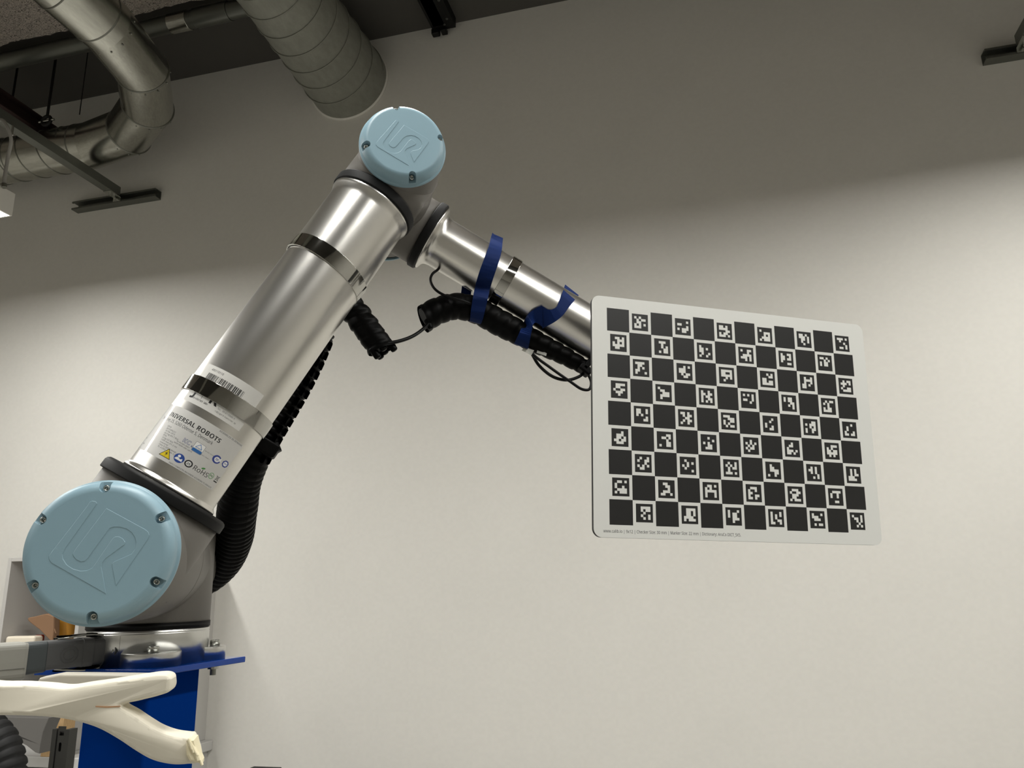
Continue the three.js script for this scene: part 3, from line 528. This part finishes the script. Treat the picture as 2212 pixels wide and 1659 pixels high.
{
  const one = (label, pts, r) => { const p = pts.map(a => onZ(...a)); const m = mesh('cable', cable(p, r), M.cableBlack); tag(m, label, 'cable', 'black cables on the robot'); };
  one('thin black cable bridging the two cut hose ends', [[835, 742, .135], [862, 737, .13], [890, 727, .12], [915, 710, .105], [935, 690, .09], [960, 676, .085]], .0027);
  one('thin black cable curling down from beneath the forearm lip', [[955, 566, .07], [946, 582, .09], [934, 592, .095], [930, 606, .1], [940, 625, .105], [965, 640, .11], [1000, 650, .112], [1040, 665, .1]], .0021);
  one('thin black cable sagging in a wide loop between taped hose and board', [[1128, 738, .08], [1146, 760, .08], [1165, 790, .085], [1195, 814, .088], [1225, 821, .088], [1250, 814, .087], [1266, 803, .086], [1290, 795, .08]], .0025);
  one('thin black cable in a narrow loop crossing below the hose end clip', [[1130, 735, .085], [1150, 764, .09], [1190, 795, .094], [1230, 823, .094], [1258, 841, .092], [1273, 841, .09], [1277, 826, .088], [1268, 805, .086], [1262, 798, .086]], .0023);
}
{ // clamp knob below the lower band
  const g = thing('hose_clamp', 'black plastic clamp block holding the hose below the barcode band', 'clamp');
  const p = onZ(578, 967, .125);
  mesh('clamp_block', rbox(.03, .019, .02, .003).applyMatrix4(frame(V(.86, -.5, 0), V(.5, .86, 0), Zv, p)), M.black, g);
  mesh('clamp_head', cyl(onZ(588, 962, .125), onZ(596, 979, .125), .0105, .0095, 6), M.black, g);
  settle(g, p.clone());
}
// ------------------------------------------------------------------ tapes
{
  const T = [850, 430, 3.687], q = (x, y) => [T[0] + x / T[2], T[1] + y / T[2]];
  const fore = (x, y, e) => { const [a, b] = q(x, y); return onCyl(a, b, F, fx, RF + e) || onZ(a, b, ZF); };
  const pz = (x, y, z) => onZ(...q(x, y), z);
  const g = thing('masking_tape', 'dark blue masking tape strip wrapped straight across the forearm tube and hose', 'tape', 'blue masking tape strips');
  mesh('tape_strip', ribbon([
    [pz(785, 275, ZF + .004), pz(872, 312, ZF + .004)], [pz(775, 310, ZF + .006), pz(868, 345, ZF + .008)], [fore(760, 372, .002), fore(862, 400, .002)], [fore(728, 460, .0015), fore(845, 480, .0015)], [fore(690, 560, .0015), fore(812, 580, .0015)],
    [fore(665, 640, .0015), fore(785, 660, .0015)], [fore(650, 700, .002), fore(768, 720, .002)], [pz(635, 770, ZF + .026), pz(752, 790, ZF + .028)], [pz(622, 850, ZF + .022), pz(735, 860, ZF + .022)], [pz(616, 890, ZF + .02), pz(724, 905, ZF + .02)], [pz(612, 935, ZF + .013), pz(712, 955, ZF + .013)], [pz(606, 968, ZF + .002), pz(695, 992, ZF + .002)], [pz(590, 965, ZF - .012), pz(680, 990, ZF - .012)]]), M.tape, g);
  mesh('torn_end', ribbon([[pz(788, 268, ZF + .003), pz(800, 285, ZF + .003)], [pz(785, 290, ZF + .004), pz(815, 300, ZF + .005)]], .0006, 3), M.tape, g);
  mesh('tape_tail', ribbon([[pz(545, 692, ZF - .02), pz(620, 735, ZF - .02)], [pz(538, 752, ZF - .02), pz(615, 768, ZF - .02)]], .0006, 3), M.tape, g);
  settle(g, fore(735, 560, .001));
  const h = thing('masking_tape', 'dark blue masking tape strip twisted and folded across the forearm tube near the board', 'tape', 'blue masking tape strips');
  mesh('tape_strip', ribbon([
    [fore(1366, 683, .001), fore(1474, 768, .001)], [fore(1345, 745, .001), fore(1435, 815, .0015)], [fore(1318, 815, .0015), fore(1395, 865, .003)], [fore(1295, 862, .004), fore(1350, 925, .007)], [fore(1240, 882, .006), fore(1290, 975, .01)], [fore(1180, 848, .008), fore(1186, 1030, .012)]]), M.tape, h);
  mesh('tape_fold', ribbon([
    [fore(1182, 846, .0075), fore(1190, 1020, .0135)], [fore(1110, 885, .006), fore(1140, 985, .012)], [fore(1065, 930, .005), pz(1112, 1000, ZF + .036)], [fore(1035, 990, .004), pz(1105, 1030, ZF + .034)], [pz(1000, 1070, ZF + .028), pz(1090, 1100, ZF + .028)], [pz(965, 1145, ZF + .014), pz(1073, 1185, ZF + .014)], [pz(960, 1150, ZF - .006), pz(1060, 1190, ZF - .006)]]), M.tape, h);
  settle(h, fore(1300, 850, .001));
  const k = thing('clear_tape', 'small clear tape flaps hanging under the hose beside the looped cables', 'tape');
  mesh('tape_flap', ribbon([[pz(1040, 1180, ZF + .004), pz(1120, 1205, ZF + .004)], [pz(1020, 1205, ZF + .006), pz(1098, 1245, ZF + .008)]], .0003, 3), M.clearTape, k);
  mesh('tape_flap', ribbon([[pz(1150, 1190, ZF + .002), pz(1225, 1215, ZF + .002)], [pz(1140, 1225, ZF + .004), pz(1215, 1250, ZF + .006)]], .0003, 3), M.clearTape, k);
  settle(k, pz(1100, 1200, ZF));
}
// ------------------------------------------------------------------ calibration board
{
  const O = V(.55865651, .42072457, .33781221), bx = V(.9993447, -.03214518, -.01663921).normalize(), by = V(.03263883, .99900784, .0302993).normalize(), bz = bx.clone().cross(by).normalize();
  by.copy(bz.clone().cross(bx));
  const g = thing('calibration_board', 'white calibration board with a black checker and marker pattern on the robot wrist', 'board');
  const c = document.createElement('canvas'), k = 5; c.width = 400 * k; c.height = 300 * k; const x = c.getContext('2d');
  x.fillStyle = '#e4e5e1'; x.fillRect(0, 0, 2000, 1500); x.fillStyle = '#1b1b1b';
  const MK = `10100 01011 01100 10101 11100|00001 11000 00001 10111 00110|11010 11110 00011 10110 11101|10000 00111 00101 01111 10111|11010 11101 01101 01001 00100|11101 01000 00010 00001 01101
01101 00111 10101 11111 01100|01110 00100 00101 00011 01011|10000 11010 11000 01001 10010|10011 00010 01111 11101 00101|10011 11001 11011 10000 00011|11010 00101 10110 10110 00000
11110 01100 01010 11000 10001|00101 11100 11100 01011 00110|11111 11001 11111 00101 01000|00101 00011 11000 11011 11111|01001 01111 01001 11010 11000|01011 11101 01000 10011 01111
01111 01100 10011 01110 00100|10000 01100 00111 01111 01000|10010 11011 10110 10011 10101|10101 00001 11001 00010 00000|10110 10110 00011 00101 00001|01011 10100 00100 10110 11110
11001 11001 10100 00001 00011|11010 01011 00110 01011 10010|11100 00111 10011 10100 01011|00010 00100 10000 10010 00110|00011 10111 00101 10011 10010|00010 01000 01000 10001 11011
00010 01110 01101 11011 01110|00011 01101 00010 00011 10011|00100 00001 10100 00110 01110|00100 10101 01010 10110 01000|00100 01100 10000 11101 11010|00111 10100 11011 11111 01010
01001 10011 00010 10101 01100|01000 00101 10100 01000 00001|01001 10101 01011 01000 11101|01000 01100 01111 00011 10010|01010 11010 01010 00001 00101|01010 01010 01011 11100 11110
01101 10000 10010 01111 10111|01100 00110 00010 01110 11001|01101 10100 11111 10001 10001|01110 10010 11000 10011 11010|01110 10011 01110 01100 10111|01111 10010 10010 00000 00110
01111 01011 00100 01001 00101|01111 01101 01101 11110 10111|10001 10110 10110 00111 00100|10001 10101 10100 10011 11001|10001 11100 01110 00000 01011|10001 01101 00101 00010 00101`.split('\n').map(r => r.split('|').map(m => m.split(' ')));
  const ox = 20 * k, oy = 15 * k, q = 30 * k;
  for (let r = 0; r < 9; r++) for (let col = 0; col < 12; col++) {
    const X = ox + col * q, Y = oy + r * q; x.fillStyle = '#1b1b1b';
    if ((r + col) % 2 === 0) x.fillRect(X, Y, q, q);
    else { const m = MK[r][(col - (r % 2 ? 0 : 1)) / 2], w = 22 * k, a = X + 4 * k, b = Y + 4 * k, u = w / 7; x.fillRect(a, b, w, w); x.fillStyle = '#e4e5e1'; for (let i = 0; i < 5; i++) for (let j = 0; j < 5; j++) if (m[i][j] === '1') x.fillRect(a + (j + 1) * u - .3, b + (i + 1) * u - .3, u + .6, u + .6); }
  }
  x.fillStyle = '#2a2a2c'; x.font = '26px sans-serif'; const s = 'www.calib.io | 9x12 | Checker Size: 30 mm | Marker Size: 22 mm | Dictionary: AruCo DICT_5X5.', w0 = x.measureText(s).width; x.save(); x.translate(12 * k, 294.2 * k); x.scale(910 / w0, 1); x.fillText(s, 0, 0); x.restore();
  const t = new THREE.CanvasTexture(c); t.colorSpace = THREE.SRGBColorSpace; t.anisotropy = 16;
  const rr = (w, h, r) => { const s = new THREE.Shape(), a = w / 2, b = h / 2; s.moveTo(-a + r, -b); s.lineTo(a - r, -b); s.absarc(a - r, -b + r, r, -Math.PI / 2, 0); s.lineTo(a, b - r); s.absarc(a - r, b - r, r, 0, Math.PI / 2); s.lineTo(-a + r, b); s.absarc(-a + r, b - r, r, Math.PI / 2, Math.PI); s.lineTo(-a, -b + r); s.absarc(-a + r, -b + r, r, Math.PI, Math.PI * 1.5); return s; };
  const cen = O.clone().addScaledVector(bx, .18).addScaledVector(by, -.135), mt = z => frame(bx, by, bz, cen.clone().addScaledVector(bz, z));
  const core = new THREE.ExtrudeGeometry(rr(.4, .3, .0105), { depth: .0054, bevelEnabled: false, curveSegments: 12 }).applyMatrix4(mt(-.006));
  mesh('board_core', core, M.boardEdge, g).userData.label = 'black board core';
  const f = new THREE.ShapeGeometry(rr(.4, .3, .0105), 12), uv = f.attributes.uv, pos = f.attributes.position; for (let i = 0; i < uv.count; i++) uv.setXY(i, pos.getX(i) / .4 + .5, pos.getY(i) / .3 + .5);
  const fe = new THREE.ExtrudeGeometry(rr(.4, .3, .0105), { depth: .0005, bevelEnabled: false, curveSegments: 12 }).applyMatrix4(mt(-.0006));
  mesh('front_sheet', fe, M.white, g);
  mesh('marker_print', f.applyMatrix4(mt(0)), std(0xffffff, .42, 0, { map: t }), g);
  mesh('board_mount', [rod(cen.clone().addScaledVector(bz, -.018).addScaledVector(bx, 0), cen.clone().addScaledVector(bz, -.006), .04, .001)], M.aluMachined, g);
  settle(g, cen.clone());
}
// ------------------------------------------------------------------ base plug with its cable
{
  const g = thing('cable_plug', 'grey rectangular cable plug with wire latches on the robot base', 'plug');
  const X = V(-.8616, 0, .5076), Z = V(.5076, 0, .8616), at = (a, y, z = 0) => X.clone().multiplyScalar(.0592 + a * .98).addScaledVector(Z, z + .021).add(V(0, .0155 + y, 0));
  const loft = (list, r) => { // list of [a, height, width, y] sections with rounded corners
    const n = 28, pos = [], idx = [];
    for (const [a, h, w, y] of list) for (let j = 0; j < n; j++) { const t = j / n * Math.PI * 2, c = Math.cos(t), s = Math.sin(t), e = .28, p = at(a, y + Math.sign(s) * Math.pow(Math.abs(s), e) * h / 2, Math.sign(c) * Math.pow(Math.abs(c), e) * w / 2); pos.push(p.x, p.y, p.z); }
    for (let i = 0; i < list.length - 1; i++) for (let j = 0; j < n; j++) { const a = i * n + j, b = i * n + (j + 1) % n; idx.push(a, a + n, b, b, a + n, b + n); }
    for (const [st, f] of [[0, 1], [(list.length - 1) * n, -1]]) for (let j = 1; j < n - 1; j++) f > 0 ? idx.push(st, st + j, st + j + 1) : idx.push(st, st + j + 1, st + j);
    let ge = new THREE.BufferGeometry(); ge.setAttribute('position', new THREE.Float32BufferAttribute(pos, 3)); ge.setIndex(idx); ge = ge.toNonIndexed(); ge.computeVertexNormals(); return ge;
  };
  mesh('plug_housing', loft([[0, .031, .035, 0], [.002, .032, .036, 0], [.021, .032, .036, 0], [.0215, .034, .038, 0], [.034, .0345, .039, 0], [.0345, .0335, .038, 0], [.075, .034, .038, -.001], [.0755, .030, .032, -.001]]), M.plugDark, g);
  for (const r of [.0062, .0098]) mesh('housing_emblem', new THREE.TorusGeometry(r, .0006, 6, 28).applyMatrix4(frame(X.clone().negate(), UP, Z, at(.05, -.001, .019))), M.plugDark, g);
  mesh('plug_collar', loft([[.074, .034, .036, -.002], [.076, .036, .038, -.002], [.096, .037, .038, -.003], [.098, .036, .037, -.003]]), std(0x4d5355, .5), g);
  mesh('cable_shell', loft([[.096, .032, .034, -.004], [.0965, .041, .042, -.005], [.10, .043, .044, -.005], [.165, .044, .046, -.006], [.185, .042, .042, -.006], [.19, .036, .036, -.006]]), M.plugGrey, g);
  mesh('shell_seam', loft([[.0985, .0006, .0448, -.0125], [.168, .0006, .0464, -.0135]]), std(0x5f5f5a, .7), g);
  mesh('shell_grommet', new THREE.TorusGeometry(.0125, .0042, 12, 32).applyMatrix4(frame(UP, X.clone().negate(), Z, at(.160, -.004, .0215))), M.plugGrey, g);
  mesh('plug_cable', cable([at(.160, -.004, .005), at(.160, -.004, .03), at(.175, -.008, .06), at(.26, -.05, .09), at(.34, -.2, .1)], .0095, 50), std(0x7d7c72, .6), g);
  for (const sy of [1, -1]) {
    const y = sy * .0175;
    for (const z of [-.012, .012]) mesh('latch_wire', cable([at(.002, y * .85, z), at(.012, y * 1.12, z), at(.03, y * 1.2, z), at(.05, y * 1.08, z), at(.062, y * 1.0, z * .6)], .0011, 30), M.zinc, g);
    mesh('latch_lever', [rbox(.03, .002, .012, .0008).applyMatrix4(frame(X, UP, Z, at(.045, y * 1.16, 0))), rbox(.008, .005, .02, .001).applyMatrix4(frame(X, UP, Z, at(.02, y * 1.15, 0)))], M.zinc, g);
  }
  settle(g, at(.05, -.016));
}
// ------------------------------------------------------------------ white printed fork in front of the pedestal
{
  const g = thing('printed_bracket', 'cream white printed Y shaped bracket with a broken end in front of the post', 'bracket');
  const T = [0, 1180, 3.464], ZP = .42, pt = ([x, y], z = ZP) => onZ(T[0] + x / T[2], T[1] + y / T[2], z);
  const out = [[-420, 1040], [0, 1032], [150, 1032], [330, 1042], [490, 1056], [640, 1034], [800, 1012], [950, 988], [1080, 968], [1180, 955], [1245, 957], [1275, 975], [1283, 1010], [1283, 1055], [1262, 1090], [1180, 1122], [1040, 1158], [910, 1194], [1000, 1254], [1100, 1320], [1180, 1368], [1290, 1408], [1400, 1424], [1430, 1428], [1480, 1622], [1400, 1636], [1300, 1640], [1190, 1622], [1110, 1594], [1000, 1530], [880, 1450], [740, 1372], [630, 1332], [480, 1298], [330, 1280], [150, 1272], [0, 1270], [-420, 1268]];
  const p3 = out.map(p => pt(p)), sh = new THREE.Shape(new THREE.CatmullRomCurve3(p3, true, 'centripetal').getPoints(260).slice(0, 260).map(p => new THREE.Vector2(p.x, p.y)));
  const ge = toCreasedNormals(new THREE.ExtrudeGeometry(sh, { depth: .022, bevelEnabled: true, bevelThickness: .0055, bevelSize: .0042, bevelOffset: -.0042, bevelSegments: 5 }).translate(0, 0, ZP - .0275), .6);
  mesh('bracket_body', ge, M.print, g);
  const ends = [[1415, 1432], [1470, 1427], [1480, 1480], [1500, 1560], [1516, 1600], [1515, 1625], [1470, 1612], [1425, 1605], [1400, 1560], [1397, 1490], [1408, 1455]].map(p => pt(p));
  mesh('broken_end', new THREE.ExtrudeGeometry(new THREE.Shape(ends.map(p => new THREE.Vector2(p.x, p.y))), { depth: .014, bevelEnabled: true, bevelThickness: .003, bevelSize: .002, bevelOffset: -.002, bevelSegments: 1 }).translate(0, 0, ZP - .012), M.broken, g).userData.label = 'broken yellowish end with torn layers';
  seed = 5; for (let i = 0; i < 7; i++) { const x0 = 1412 + i * 12, y0 = 1450 + i * 20, a = pt([x0, y0], ZP + .004), b = pt([x0 + 22 + rnd() * 14, y0 + 50 + rnd() * 30], ZP + .006); mesh('torn_layer', cyl(a, b, .0022, .0012, 5), M.broken, g); }
  mesh('glue_crack', ribbon([[pt([715, 1194], ZP + .0003), pt([715, 1204], ZP + .0003)], [pt([800, 1197], ZP + .0003), pt([800, 1209], ZP + .0003)], [pt([900, 1193], ZP + .0003), pt([900, 1202], ZP + .0003)]], .0006, 3), M.crack, g);
  mesh('notch_block', new THREE.ExtrudeGeometry(new THREE.Shape([[1120, 1336], [1190, 1338], [1202, 1380], [1165, 1365]].map(p => { const q = pt(p, ZP - .02); return new THREE.Vector2(q.x, q.y); })), { depth: .008, bevelEnabled: false }).translate(0, 0, ZP - .026), M.print, g);
  mesh('shaded_rear_web', new THREE.ExtrudeGeometry(new THREE.Shape([[300, 985], [450, 955], [800, 958], [1130, 962], [1180, 1000], [900, 1060], [500, 1090], [250, 1070]].map(p => { const q = pt(p, ZP - .06); return new THREE.Vector2(q.x, q.y); })), { depth: .02, bevelEnabled: true, bevelSize: .002, bevelThickness: .002, bevelOffset: -.002 }).translate(0, 0, ZP - .08), std(0xb9b4a8, .6), g);  // same white print as the body; its shade is put into the greyer colour
  const b = pt([-330, 1150]);
  settle(g, pt([-330, 1268]));
  const st = thing('bracket_stand', 'grey steel stand holding the printed white bracket', 'stand');
  mesh('stand_pole', cyl(V(b.x, FLOOR + .01, ZP - .016), V(b.x, b.y - .0, ZP - .016), .012), M.plugDark, st);
  mesh('stand_foot', rod(V(b.x, FLOOR, ZP - .016), V(b.x, FLOOR + .012, ZP - .016), .12, .003), M.plugDark, st);
  settle(st, V(b.x, FLOOR, ZP - .016));
}
// ------------------------------------------------------------------ cabinet and things on its shelves
const SH = -.086, LOW = -.437;
{
  const g = thing('shelf_cabinet', 'light grey open shelf cabinet standing against the wall behind the robot', 'cabinet');
  const s0 = -2.6, s1 = -1.9, d = .3, top = .238, k = .016, mid = -2.262;
  mesh('side_panel', roomBox(s0, s0 + k, LOW, top, 0, d, .002), M.cabinet, g);
  mesh('side_panel', roomBox(s1 - k, s1, LOW, top, 0, d, .002), M.cabinet, g);
  mesh('divider', roomBox(mid, mid + k, LOW, top - k, .012, d, .002), M.cabinet, g);
  mesh('top_panel', roomBox(s0 + k, s1 - k, top - k, top, 0, d, .002), M.cabinet, g);
  mesh('shelf', roomBox(s0 + k, mid, SH - .014, SH, .012, d - .004, .002), M.cabinet, g);
  mesh('shelf', roomBox(mid + k, s1 - k, SH - .014, SH, .012, d - .004, .002), M.cabinet, g);
  mesh('back_panel', roomBox(s0 + k, s1 - k, LOW, top - k, .002, .012), M.cabinet, g);
  settle(g, W((s0 + s1) / 2, LOW, d / 2), ROOMTURN);
  const b = thing('base_cabinet', 'white low base cabinet under the grey shelf cabinet', 'cabinet');
  mesh('cabinet_body', roomBox(-2.7, -1.885, FLOOR, LOW - .034, 0, .33, .003), M.base, b);
  mesh('cabinet_top', roomBox(-2.72, -1.865, LOW - .034, LOW - .0, 0, .36, .004), M.base, b);
  mesh('top_edge_rail', roomBox(-2.72, -1.865, LOW - .052, LOW - .038, .33, .375, .003), M.base, b);
  settle(b, W(-2.3, FLOOR, .17), ROOMTURN);
}
{
  const p = sht(onT(52, 1395, .26)), m = mesh('white_block', rbox(.118, .038, .05, .009, 4).applyMatrix4(frame(U.clone().applyAxisAngle(UP, .12), UP, N.clone().applyAxisAngle(UP, .12), W(p[0], SH + .019, .262))), M.soap);
  tag(m, 'cream white rounded block lying on the cabinet shelf', 'block');
  const j = sht(onT(141, 1370, .165)), g = thing('storage_jar', 'ochre yellow jar with a red lid on the cabinet shelf', 'jar');
  mesh('jar_body', lathe([[0, 0], [.036, 0], [.0385, .003], [.0385, .008], [.0375, .011], [.0375, .074], [.0392, .078], [.0392, .09], [.036, .096], [0, .096]], W(j[0], SH, .165), UP, 48), M.jar, g);
  mesh('jar_lid', lathe([[0, .096], [.034, .096], [.034, .112], [.032, .114], [0, .114]], W(j[0], SH, .165), UP, 48), M.red, g);
  settle(g, W(j[0], SH, .165), ROOMTURN);
  const cn = sht(onT(110, 1384, .16)); tag(mesh('drink_can', lathe([[0, 0], [.012, 0], [.016, .004], [.016, .034], [.013, .039], [0, .039]], W(cn[0], SH, .215), UP, 32), M.can), 'small red and white tin beside the ochre jar', 'tin');
  // crumpled paper bag
  const T = [0, 1180, 6.38], pl = [[430, 995], [450, 978], [540, 962], [620, 940], [700, 925], [795, 960], [790, 1180], [772, 1335], [745, 1300], [600, 1150], [500, 1075], [445, 1030]].map(([x, y]) => { const q = sht(onT(T[0] + x / T[2], T[1] + y / T[2], .235)); return new THREE.Vector2(q[0], q[1]); });
  const pg = new THREE.ExtrudeGeometry(new THREE.Shape(pl), { depth: .02, bevelEnabled: true, bevelSize: .004, bevelThickness: .006, bevelOffset: -.004, bevelSegments: 2 }); pg.applyMatrix4(frame(U, UP, N, W(0, 0, .228)));
  const pb = thing('paper_bag', 'folded brown paper bag leaning against the ochre jar', 'paper bag');
  mesh('bag_body', pg, M.paper, pb);
  for (const [a, b] of [[[470, 985], [640, 1120]], [[600, 950], [700, 1150]], [[690, 945], [770, 1200]]]) mesh('bag_crease', cyl(onT(a[0] / 6.38, 1180 + a[1] / 6.38, .247), onT(b[0] / 6.38, 1180 + b[1] / 6.38, .247), .003, .002, 6), M.paper, pb);
  settle(pb, W(pl[7].x, SH, .23), ROOMTURN);
}
{ // low things in front of the cabinet
  const w = sht(onT(118, 1600, .35));
  for (const [y0, y1, dx, lab] of [[LOW, LOW + .058, 0, 'lower of two pale wooden blocks stacked on the base cabinet'], [LOW + .0585, LOW + .125, .004, 'upper of two pale wooden blocks stacked on the base cabinet']])
    tag(mesh('wooden_block', roomBox(w[0] - .045 + dx, w[0] + .03 + dx, y0, y1, .303, .357, .0015), M.wood), lab, 'wood block');
  const g = thing('storage_bin', 'grey plastic storage bin with a slanted front on the base cabinet', 'bin'), T = [0, 1500, 7.373];
  const pl = [[-700, 340], [780, 375], [735, 480], [680, 610], [640, 800], [620, 945], [560, 925], [420, 815], [0, 585], [-700, 240]].map(([x, y]) => { const q = sht(onT(T[0] + x / T[2], T[1] + y / T[2], .46)); return new THREE.Vector2(q[0], q[1]); });
  mesh('bin_shell', new THREE.ExtrudeGeometry(new THREE.Shape(pl), { depth: .05, bevelEnabled: true, bevelSize: .002, bevelThickness: .002, bevelOffset: -.002, bevelSegments: 2 }).applyMatrix4(frame(U, UP, N, W(0, 0, .408))), M.bin, g);
  settle(g, W(pl[5].x, pl[5].y, .38), ROOMTURN);
  // dark slotted aluminium profile
  const pr = thing('slotted_profile', 'dark grey slotted metal profile standing upright beside the blue post', 'profile'), tp = .62;
  const q0 = onT(140, 1568, tp), q1 = onT(126, 1659, tp), dir = q0.clone().sub(q1).normalize(), a = sht(q0);
  const wd = .036, hw = wd / 2, len = q0.y - FLOOR - .002;
  const fr = (s0, s1, h0, h1, t0, t1) => new THREE.BoxGeometry(s1 - s0, h1 - h0, t1 - t0).applyMatrix4(frame(U, UP, N, W(a[0] + (s0 + s1) / 2, q0.y - (h0 + h1) / 2 * -1 - 0, tp + (t0 + t1) / 2)));
  mesh('profile_body', [fr(-hw - .014, -hw + .002, -len, -.008, -.02, .012), fr(hw - .004, hw + .012, -len, -.008, -.02, .012), fr(-hw, hw, -len, -.02, -.024, -.006)], M.profile, pr);
  const ps = new THREE.Shape([[-hw + .004, -.13], [hw - .006, -.13], [hw - .006, 0], [-hw + .004, 0]].map(p => new THREE.Vector2(...p)));
  const h1 = new THREE.Path([[-.008, -.026], [.008, -.026], [.008, -.014], [-.008, -.014]].map(p => new THREE.Vector2(...p))); const h2 = new THREE.Path(); h2.absarc(-.001, -.05, .005, 0, Math.PI); h2.lineTo(-.006, -.066); h2.absarc(-.001, -.066, .005, Math.PI, Math.PI * 2); ps.holes.push(h1, h2);
  mesh('slotted_face', new THREE.ExtrudeGeometry(ps, { depth: .003, bevelEnabled: false }).applyMatrix4(frame(U, UP, N, W(a[0], q0.y, tp + .006))), M.profile, pr);
  mesh('profile_foot', [fr(-hw - .03, -hw - .012, -len, -.135, -.01, .018), fr(-hw + .002, hw - .006, -len, -.125, .004, .02), fr(hw + .0, hw + .02, -len, -.13, -.01, .018)], M.profile, pr);
  settle(pr, W(a[0], FLOOR, tp), ROOMTURN);
  const ms = sht(onT(164, 1576, .6)); tag(mesh('magenta_strip', roomBox(ms[0] - .006, ms[0] + .006, ms[1] - .03, ms[1] + .06, .55, .56, .001), M.magenta), 'narrow magenta plastic strip between the slotted profile and the blue post', 'strip');
  // black ribbed hose in the corner
  const hp = [onT(-30, 1560, .8), onT(5, 1600, .8), onT(20, 1640, .8), onT(24, 1690, .8), onT(10, 1760, .8)];
  const hh = thing('ribbed_duct_hose', 'wide black ribbed hose below the grey storage bin', 'hose'); mesh('ribbed_sleeve', hose(hp, () => .042, .026, .006), M.blackMatte, hh); settle(hh, hp[4].clone());
  // black case at the foot of the wall
  const c0 = sht(onT(550, 1653, .3)), c1 = sht(onT(678, 1656, .3)), cs = thing('equipment_case', 'black plastic equipment case at the foot of the white wall', 'case');
  mesh('case_body', roomBox(c0[0], c1[0], FLOOR, c0[1] - .014, .3, .5, .008), M.blackMatte, cs);
  mesh('case_lid', roomBox(c0[0] + .004, (c0[0] + c1[0]) / 2, c0[1] - .013, c0[1], .31, .49, .004), M.blackMatte, cs);
  mesh('case_lid', roomBox((c0[0] + c1[0]) / 2 + .012, c1[0] - .004, c0[1] - .013, c0[1] - .003, .31, .49, .004), M.blackMatte, cs);
  settle(cs, W((c0[0] + c1[0]) / 2, FLOOR, .4), ROOMTURN);
}

scene.traverse(o => { if (o.isMesh) { o.castShadow = true; o.receiveShadow = true; } });
renderer.render(scene, camera);
